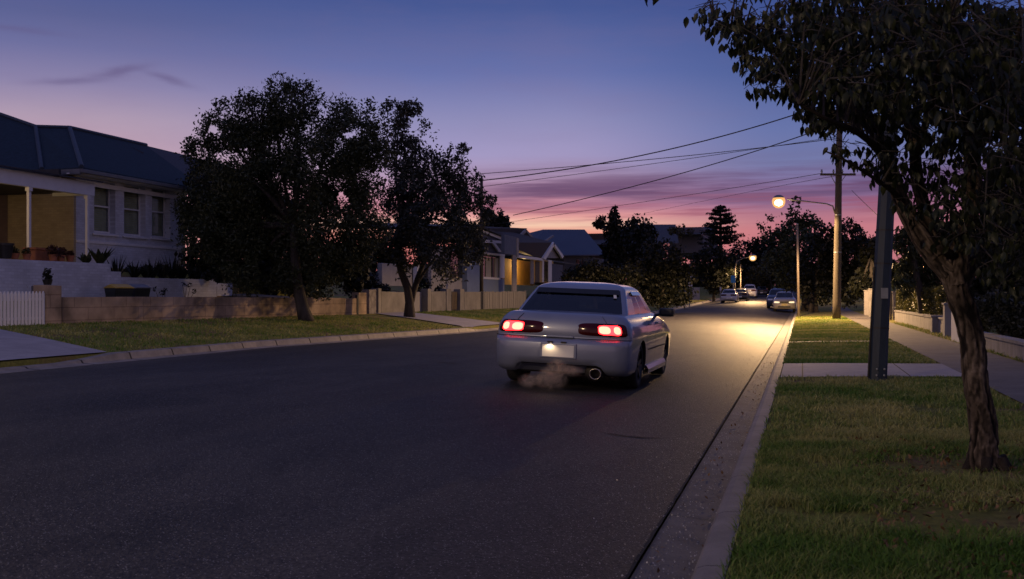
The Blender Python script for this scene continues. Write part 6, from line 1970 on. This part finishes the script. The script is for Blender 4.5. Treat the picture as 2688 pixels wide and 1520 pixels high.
def pier():
    x = -17.4
    q = planeX(1350, 760, x); q.z = .6
    t = thing('gate_pier', 'blue grey boxed pier top carried by a tall white post', 'post', q)
    b = MB(); quadX(b, x, 1268, 365, 1384, 545, .22); b.build('boxed_top', M_BOXB, t)
    b = MB(); quadX(b, x - .02, 1350, 547, 1386, 905, .1); b.build('post', M_POSTW, t)
    b = MB(); quadX(b, x + .03, 1384.5, 385, 1406, 565, .08); b.build('edge_board', M_POSTW, t)
M_BOXB = mat('blue grey board', (.09, .11, .17), .7, .2, 3)
M_POSTW = mat('dull white post', (.27, .25, .25), .7, .2, 4)
pier()
def porch_house():
    x = -19.0
    q = planeX(1410, 750, x); q.z = .6
    t = thing('gabled_house', 'brown roofed gabled house with a warm lit yellow porch', 'house', q)
    b = MB(); quadX(b, x - 1.6, 1270, 600, 1560, 840, .2); b.build('porch_wall', M_YELLIT, t)
    b = MB(); quadX(b, x, 1555, 600, 1740, 815, .2); b.build('wall', M_YELLIT, t)
    b = MB(); quadX(b, x + .05, 1526, 575, 1550, 830, .1); b.build('porch_post', M_POSTW, t)
    b = MB(); quadX(b, x + .04, 1567, 612, 1606, 812, .08); w = b.build('door', M_GATE, t)
    b = MB(); quadX(b, x + .04, 1648, 612, 1692, 806, .08); w = b.build('window', M_GLASSW, t)
    for a_, c_ in ((1634, 1648), (1692, 1724)):
        b = MB(); quadX(b, x + .07, a_, 600, c_, 812, .06); b.build('pillar', M_WHITE, t)
    b = MB(); quadX(b, x + .3, 1400, 565, 1640, 590, .3); b.build('fascia', M_WHITE, t)
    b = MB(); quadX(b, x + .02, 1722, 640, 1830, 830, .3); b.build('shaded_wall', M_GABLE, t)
    # roofs
    b = MB(); polyX(b, x + .25, [(1405, 430), (1745, 430), (1672, 568), (1560, 568), (1405, 500)], (-3.5, 0, .9)); b.build('roof', M_BROWNR, t)
    b = MB(); polyX(b, x + .1, [(1680, 580), (1748, 455), (1830, 580)], (-.2, 0, 0)); b.build('gable_wall', M_POSTW, t)
    for pts in ([(1640, 580), (1744, 425), (1756, 445), (1665, 596)], [(1744, 425), (1840, 560), (1828, 585), (1744, 452)]):
        b = MB(); polyX(b, x + .40, pts, (-.15, 0, 0)); b.build('barge_board', M_WHITE, t)
    b = MB(); polyX(b, x + .38, [(1748, 432), (1836, 568), (1836, 590), (1748, 455)], (-3.0, 0, .1)); b.build('roof', M_BROWNR, t)
    # upper gable behind
    x2 = x - 3.0
    b = MB(); polyX(b, x2, [(1396, 430), (1396, 400), (1478, 318), (1565, 420), (1565, 440)], (-.3, 0, 0)); b.build('gable_wall', M_BROWNR, t)
    for pts in ([(1385, 395), (1478, 300), (1490, 315), (1396, 412)], [(1478, 300), (1578, 410), (1566, 430), (1478, 325)], [(1566, 412), (1650, 418), (1740, 358), (1746, 372), (1652, 436), (1566, 432)]):
        b = MB(); polyX(b, x2 + .5, pts, (-.15, 0, 0)); b.build('barge_board', M_POSTW, t)
    b = MB(); polyX(b, x2 - .2, [(1080, 380), (1130, 292), (1488, 292), (1390, 400), (1390, 430), (1080, 430)], (-5, 0, .3)); b.build('roof', M_BROWND, t)
M_BROWND = mat('dark brown tile', (.035, .022, .02), .8, .3, 8)
porch_house()
pl = bpy.data.lights.new('porch_light', 'POINT'); pl.energy = 70; pl.color = (1, .66, .30); pl.shadow_soft_size = .1
po = bpy.data.objects.new('porch_light', pl); COL.objects.link(po); p_ = planeX(*z4(1450, 640), -19.9); po.location = p_

def hip_house(name, label, x, pts_wall, z0, roof, m_roof, m_wall, extras=(), depth=7):
    q = planeX(*z4(*pts_wall[0]), x); q.z = z0
    t = thing(name, label, 'house', q)
    b = MB(); quadX(b, x, *pts_wall[0], *pts_wall[1], depth); b.build('wall', m_wall, t)
    b = MB()
    e0, e1, r1, r0 = [planeX(*z4(*p), x + .5) for p in roof]
    ym = (e0.y + e1.y) / 2
    r0 = Vector((x - depth * .5, r0.y, r0.z)); r1 = Vector((x - depth * .5, r1.y, r1.z))
    # the ridge seen further back keeps its place in the picture
    r0 = planeX(*z4(*roof[3]), x - depth * .5); r1 = planeX(*z4(*roof[2]), x - depth * .5)
    k0 = Vector((x - depth - .5, e0.y, e0.z)); k1 = Vector((x - depth - .5, e1.y, e1.z))
    b.slab([e0, e1, r1, r0], (0, 0, -.12)); b.slab([e1 + Vector((0, .004, 0)), k1 + Vector((0, .004, 0)), r1], (0, 0, -.12)); b.slab([k0 - Vector((0, .004, 0)), e0 - Vector((0, .004, 0)), r0], (0, 0, -.12)); b.slab([k1, k0, r0, r1], (0, 0, -.12))
    ro = b.build('roof', m_roof, t)
    b = MB(); b.box(x + .38, x + .52, e0.y, e1.y, e0.z - .25, e0.z - .13); b.build('gutter', M_TRIMB, t)
    for u in extras:
        b = MB(); quadX(b, x + .03, *u, .1); b.build('window', M_GLASSW, t)
    return t, ro
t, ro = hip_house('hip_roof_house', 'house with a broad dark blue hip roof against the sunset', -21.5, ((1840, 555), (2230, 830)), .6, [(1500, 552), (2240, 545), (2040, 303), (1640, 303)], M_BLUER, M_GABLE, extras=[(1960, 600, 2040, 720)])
M_TMP = None
def chimney(ro, p, w_, h, m):
    b = MB(); b.box(p.x - w_, p.x + w_, p.y - w_, p.y + w_, p.z - .6, p.z + h); b.build('chimney', m, ro)
t2, ro2 = hip_house('gabled_house', 'dark house with a straight ridge behind the large rounded bush', -24, ((2480, 420), (2935, 760)), .9, [(2430, 440), (2950, 432), (2920, 255), (2560, 255)], M_SLATED, M_BROWNR, extras=[(2800, 480, 2850, 600)])
b = MB(); polyX(b, -23.3, [(2395, 455), (2440, 432), (2490, 460), (2490, 472), (2440, 446), (2395, 467)], (-.15, 0, 0)); tag(b.build('roof_finial', M_POSTW), 'small pale gable peak glinting between the dark trees', 'roof trim')
t3, ro3 = hip_house('hip_roof_house', 'farthest dark hill house roof under the lone pine', -26, ((3180, 330), (3330, 560)), 2.0, [(3170, 345), (3330, 345), (3270, 270), (3235, 270)], M_SLATED, M_GABLE, depth=9)

# ------------------------------------------------------------------ parked cars along the street
def on_road(u, v): 
    return G(u, v)
M_SILV = paint_mat('silver car paint', (.50, .46, .42), .35, .2)
M_WHT2 = paint_mat('plain white car paint', (.62, .60, .60), .35)
M_BLU2 = paint_mat('dark blue car paint', (.03, .045, .10), .3, .3)
M_GRY2 = paint_mat('dark grey car paint', (.05, .05, .055), .35, .3)
M_LAV = paint_mat('pale van paint', (.45, .45, .55), .4)
p = P(2059, 818, 79.5); p.z = crown(p.x, p.y) + rise(p.y)
make_car('wagon_car', 'silver car parked facing the camera under the near street lamp', 'car', Vector((p.x, p.y + 2.5, p.z)), -math.pi / 2, 0, M_SILV, detail=False, front_plate=M_PLATEY, scale=(1, 1, 1.1), lens=emit_mat('headlamp glint glow', (1, .74, .42), 1.3, (.5, .5, .5)))  # lens emission stands in for street lamp glints on the headlights
p = P(2083, 806, 90); p.z = crown(p.x, p.y) + rise(p.y)
make_car('parked_car', 'dark blue car parked behind the silver one', 'car', Vector((-1.9, 91.5, p.z)), -math.pi / 2, 0, M_BLU2, detail=False, front_plate=M_PLATE, scale=(1, 1.05, 1.22))
p = P(1912, 801, 106)
make_car('hatchback_car', 'white car parked on the left with its tail towards the camera', 'car', Vector((p.x, p.y + 1, crown(p.x, p.y) + rise(p.y))), math.pi / 2, 0, M_WHT2, detail=False)
p = P(1941, 797, 113)
make_car('parked_car', 'dark car parked directly ahead of the white one on the left', 'car', Vector((p.x, p.y + 2, crown(p.x, p.y) + rise(p.y))), math.pi / 2, 0, M_GRY2, detail=False)
p = P(1968, 791, 134)
make_car('parked_van', 'tall pale van parked beyond the white car', 'van', Vector((p.x, p.y, crown(p.x, p.y) + rise(p.y))), math.pi / 2, 0, M_LAV, detail=False, scale=(1, 1.05, 1.25))
p = P(2000, 790, 150)
make_car('parked_car', 'farthest dark car parked at the end of the street', 'car', Vector((p.x, p.y, crown(p.x, p.y) + rise(p.y))), math.pi / 2, 0, M_GRY2, detail=False)

# ------------------------------------------------------------------ signs and small things down the street
def z5(x, y): return (1600 + x / 3.6406, 480 + y / 3.6406)
def sign(name, label, u0, v0, u1, v1, vb, Z, m, pole_m, um=None):
    um = um or (u0 + u1) / 2
    q = P(um, vb, Z); q.z = gz(q.x, q.y)
    t = thing(name, label, 'sign', q)
    a, c = P(u0, v1, Z), P(u1, v0, Z)
    b = MB(); b.slab([P(u0, v1, Z), P(u1, v1, Z), P(u1, v0, Z), P(u0, v0, Z)], Vector((-SN, CS, 0)) * .03); b.build('panel', m, t)
    MB().tube([q, P(um, v0 + 2, Z) + Vector((-SN, CS, 0)) * .07], .04, 8).build('post', pole_m, t)
M_SIGNW = mat('dull white sign', (.55, .52, .55), .6, .15, 3)
M_SIGNB = mat('blue sign', (.02, .22, .55), .5, .1, 3)
sign('street_sign', 'blank white notice board on a post by the left corner', *z5(738, 885), *z5(792, 990), 795, 92, M_SIGNW, M_STEEL)
sign('street_sign', 'small bright blue sign beside the farthest lamp pole', *z5(1160, 885), *z5(1205, 955), 795, 116, M_SIGNB, M_STEEL)
sign('marker_post', 'small pale marker on a short post by the white parked car', *z5(1054, 995), *z5(1070, 1030), 800, 104, M_SIGNW, M_STEEL)
simple_pole(1944, 790, 695, 122, .07, M_POLET, 'street_pole', 'second thin pole just right of the farthest lamp pole', 'pole')
simple_pole(2106, 815, 748, 82, .08, M_POLET, 'street_pole', 'pale short post behind the thin galvanised pole', 'pole')
b = MB()
for i, (x0, x1) in enumerate(((620, 735), (790, 862))):
    u0, v0 = z5(x0, 1000 if i else 1010); u1, v1 = z5(x1, 1120)
    q = P((u0 + u1) / 2, v1, 90)
    bb = MB(); bb.slab([P(u0, v1, 90), P(u1, v1, 90), P(u1, v0, 90), P(u0 + (14 if not i else 0), v0 + (20 if not i else 0), 90)], Vector((-SN, CS, 0)) * .25)
    tag(bb.build('garden_wall', M_BOXB if not i else M_GREYW, bevel=.02), ['pale blue end wall left of the notice board', 'grey gate panel right of the notice board'][i], 'wall')

# ------------------------------------------------------------------ right side: hedge, low walls, pillars
def box_hedge():
    xa, xb, ya, yb, z0, z1 = 4.15, 5.3, 33.5, 50, .2, 1.50
    t = thing('garden_hedge', 'clipped yellow green box hedge behind the low white wall', 'hedge', (xa, ya, z0))
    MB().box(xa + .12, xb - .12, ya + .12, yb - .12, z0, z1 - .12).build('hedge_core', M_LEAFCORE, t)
    n = 26000
    f = rng.choice(4, n, p=[.5, .12, .33, .05])
    u = rng.uniform(0, 1, n); v = rng.uniform(0, 1, n)
    pos = np.zeros((n, 3))
    bulge = lambda y: .10 * math.sin(y * 1.3) + .05 * math.sin(y * 3.1 + 1)
    Y = ya + (yb - ya) * u
    bl = np.array([bulge(y) for y in Y])
    pos[:] = np.stack([np.where(f == 0, xa - bl, np.where(f == 3, xb, xa + (xb - xa) * v)), np.where(f == 1, ya + .0 * u, Y), np.where(f == 2, z1 + bl * .5, z0 + (z1 - z0) * v)], 1)
    m1 = f == 1; pos[m1, 0] = xa + (xb - xa) * u[m1]; pos[m1, 2] = z0 + (z1 - z0) * v[m1]
    pos += rng.normal(size=(n, 3)) * .05
    V, Fq = leaf_cards(pos, .09, .55); tone = np.clip(.5 + .3 * rng.normal(size=n), 0, 1)
    np_mesh('foliage', V, Fq, M_HEDGE, t, np.repeat(tone, 4))
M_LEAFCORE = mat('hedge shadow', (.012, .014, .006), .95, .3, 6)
box_hedge()
def low_wall(label, y0, y1, x, z1, m, th=.2, cap=True):
    t = thing('low_wall', label, 'wall', (x, y0, .1))
    MB().box(x, x + th, y0, y1, .05, z1).build('wall', m, t)
    if cap: MB().box(x - .03, x + th + .03, y0 - .02, y1 + .02, z1 + .002, z1 + .055).build('coping', m, t)
M_LOWW = mat('stained white masonry', (.25, .235, .235), .85, .35, 3, .3, 30, stretch=(1, 1, .5))
low_wall('low stained white wall in front of the clipped hedge', 30.8, 48.5, 3.85, .62, M_LOWW)
low_wall('low pale wall running behind the near tree to the right edge', 9, 25.3, 3.62, .46, M_LOWW)
def pillar(label, u0, u1, v0, v1, m, depth=.4, Z=None):
    q = G((u0 + u1) / 2, v1)
    Zq = q.x * -SN + q.y * CS
    wd = (u1 - u0) / F * Zq
    h = H + (V0 - v0) / F * Zq
    t = thing('gate_pillar', label, 'pillar', q)
    MB().box(q.x - wd / 2, q.x + wd / 2, q.y, q.y + depth, q.z - .05, h).build('shaft', m, t, bevel=.015)
    MB().box(q.x - wd / 2 - .03, q.x + wd / 2 + .03, q.y - .03, q.y + depth + .03, h + .002, h + .05).build('cap', m, t)
    return q
pillar('white gate pillar half hidden by the near tree trunk', 2481, 2506, 800, 884, M_GREYW)
pillar('short white pier with a dark letter slot at the end of the low wall', 2448, 2478, 832, 874, M_LOWW)
q = G(2474, 875); MB_ = MB(); 
pillar('pale gate pillar left of the leaning steel pole', 2269, 2280, 764, 828, M_POSTW)
pillar('white gate pillar just behind the leaning steel pole', 2281, 2296, 760, 832, M_LOWW)
for i, (a_, c_) in enumerate(((2336, 2341), (2344, 2351))):
    pillar(['thin brown fence post right of the leaning pole', 'pale fence post beside the hedge end'][i], a_, c_, 768, 840, [M_BARKG, M_POSTW][i], .1)
b = MB(); b.box(3.55, 3.75, 25.5, 28.2, .1, 1.0); tag(b.build('garden_wall', M_WHITE, bevel=.02), 'white garden wall behind the near tree trunk', 'wall')
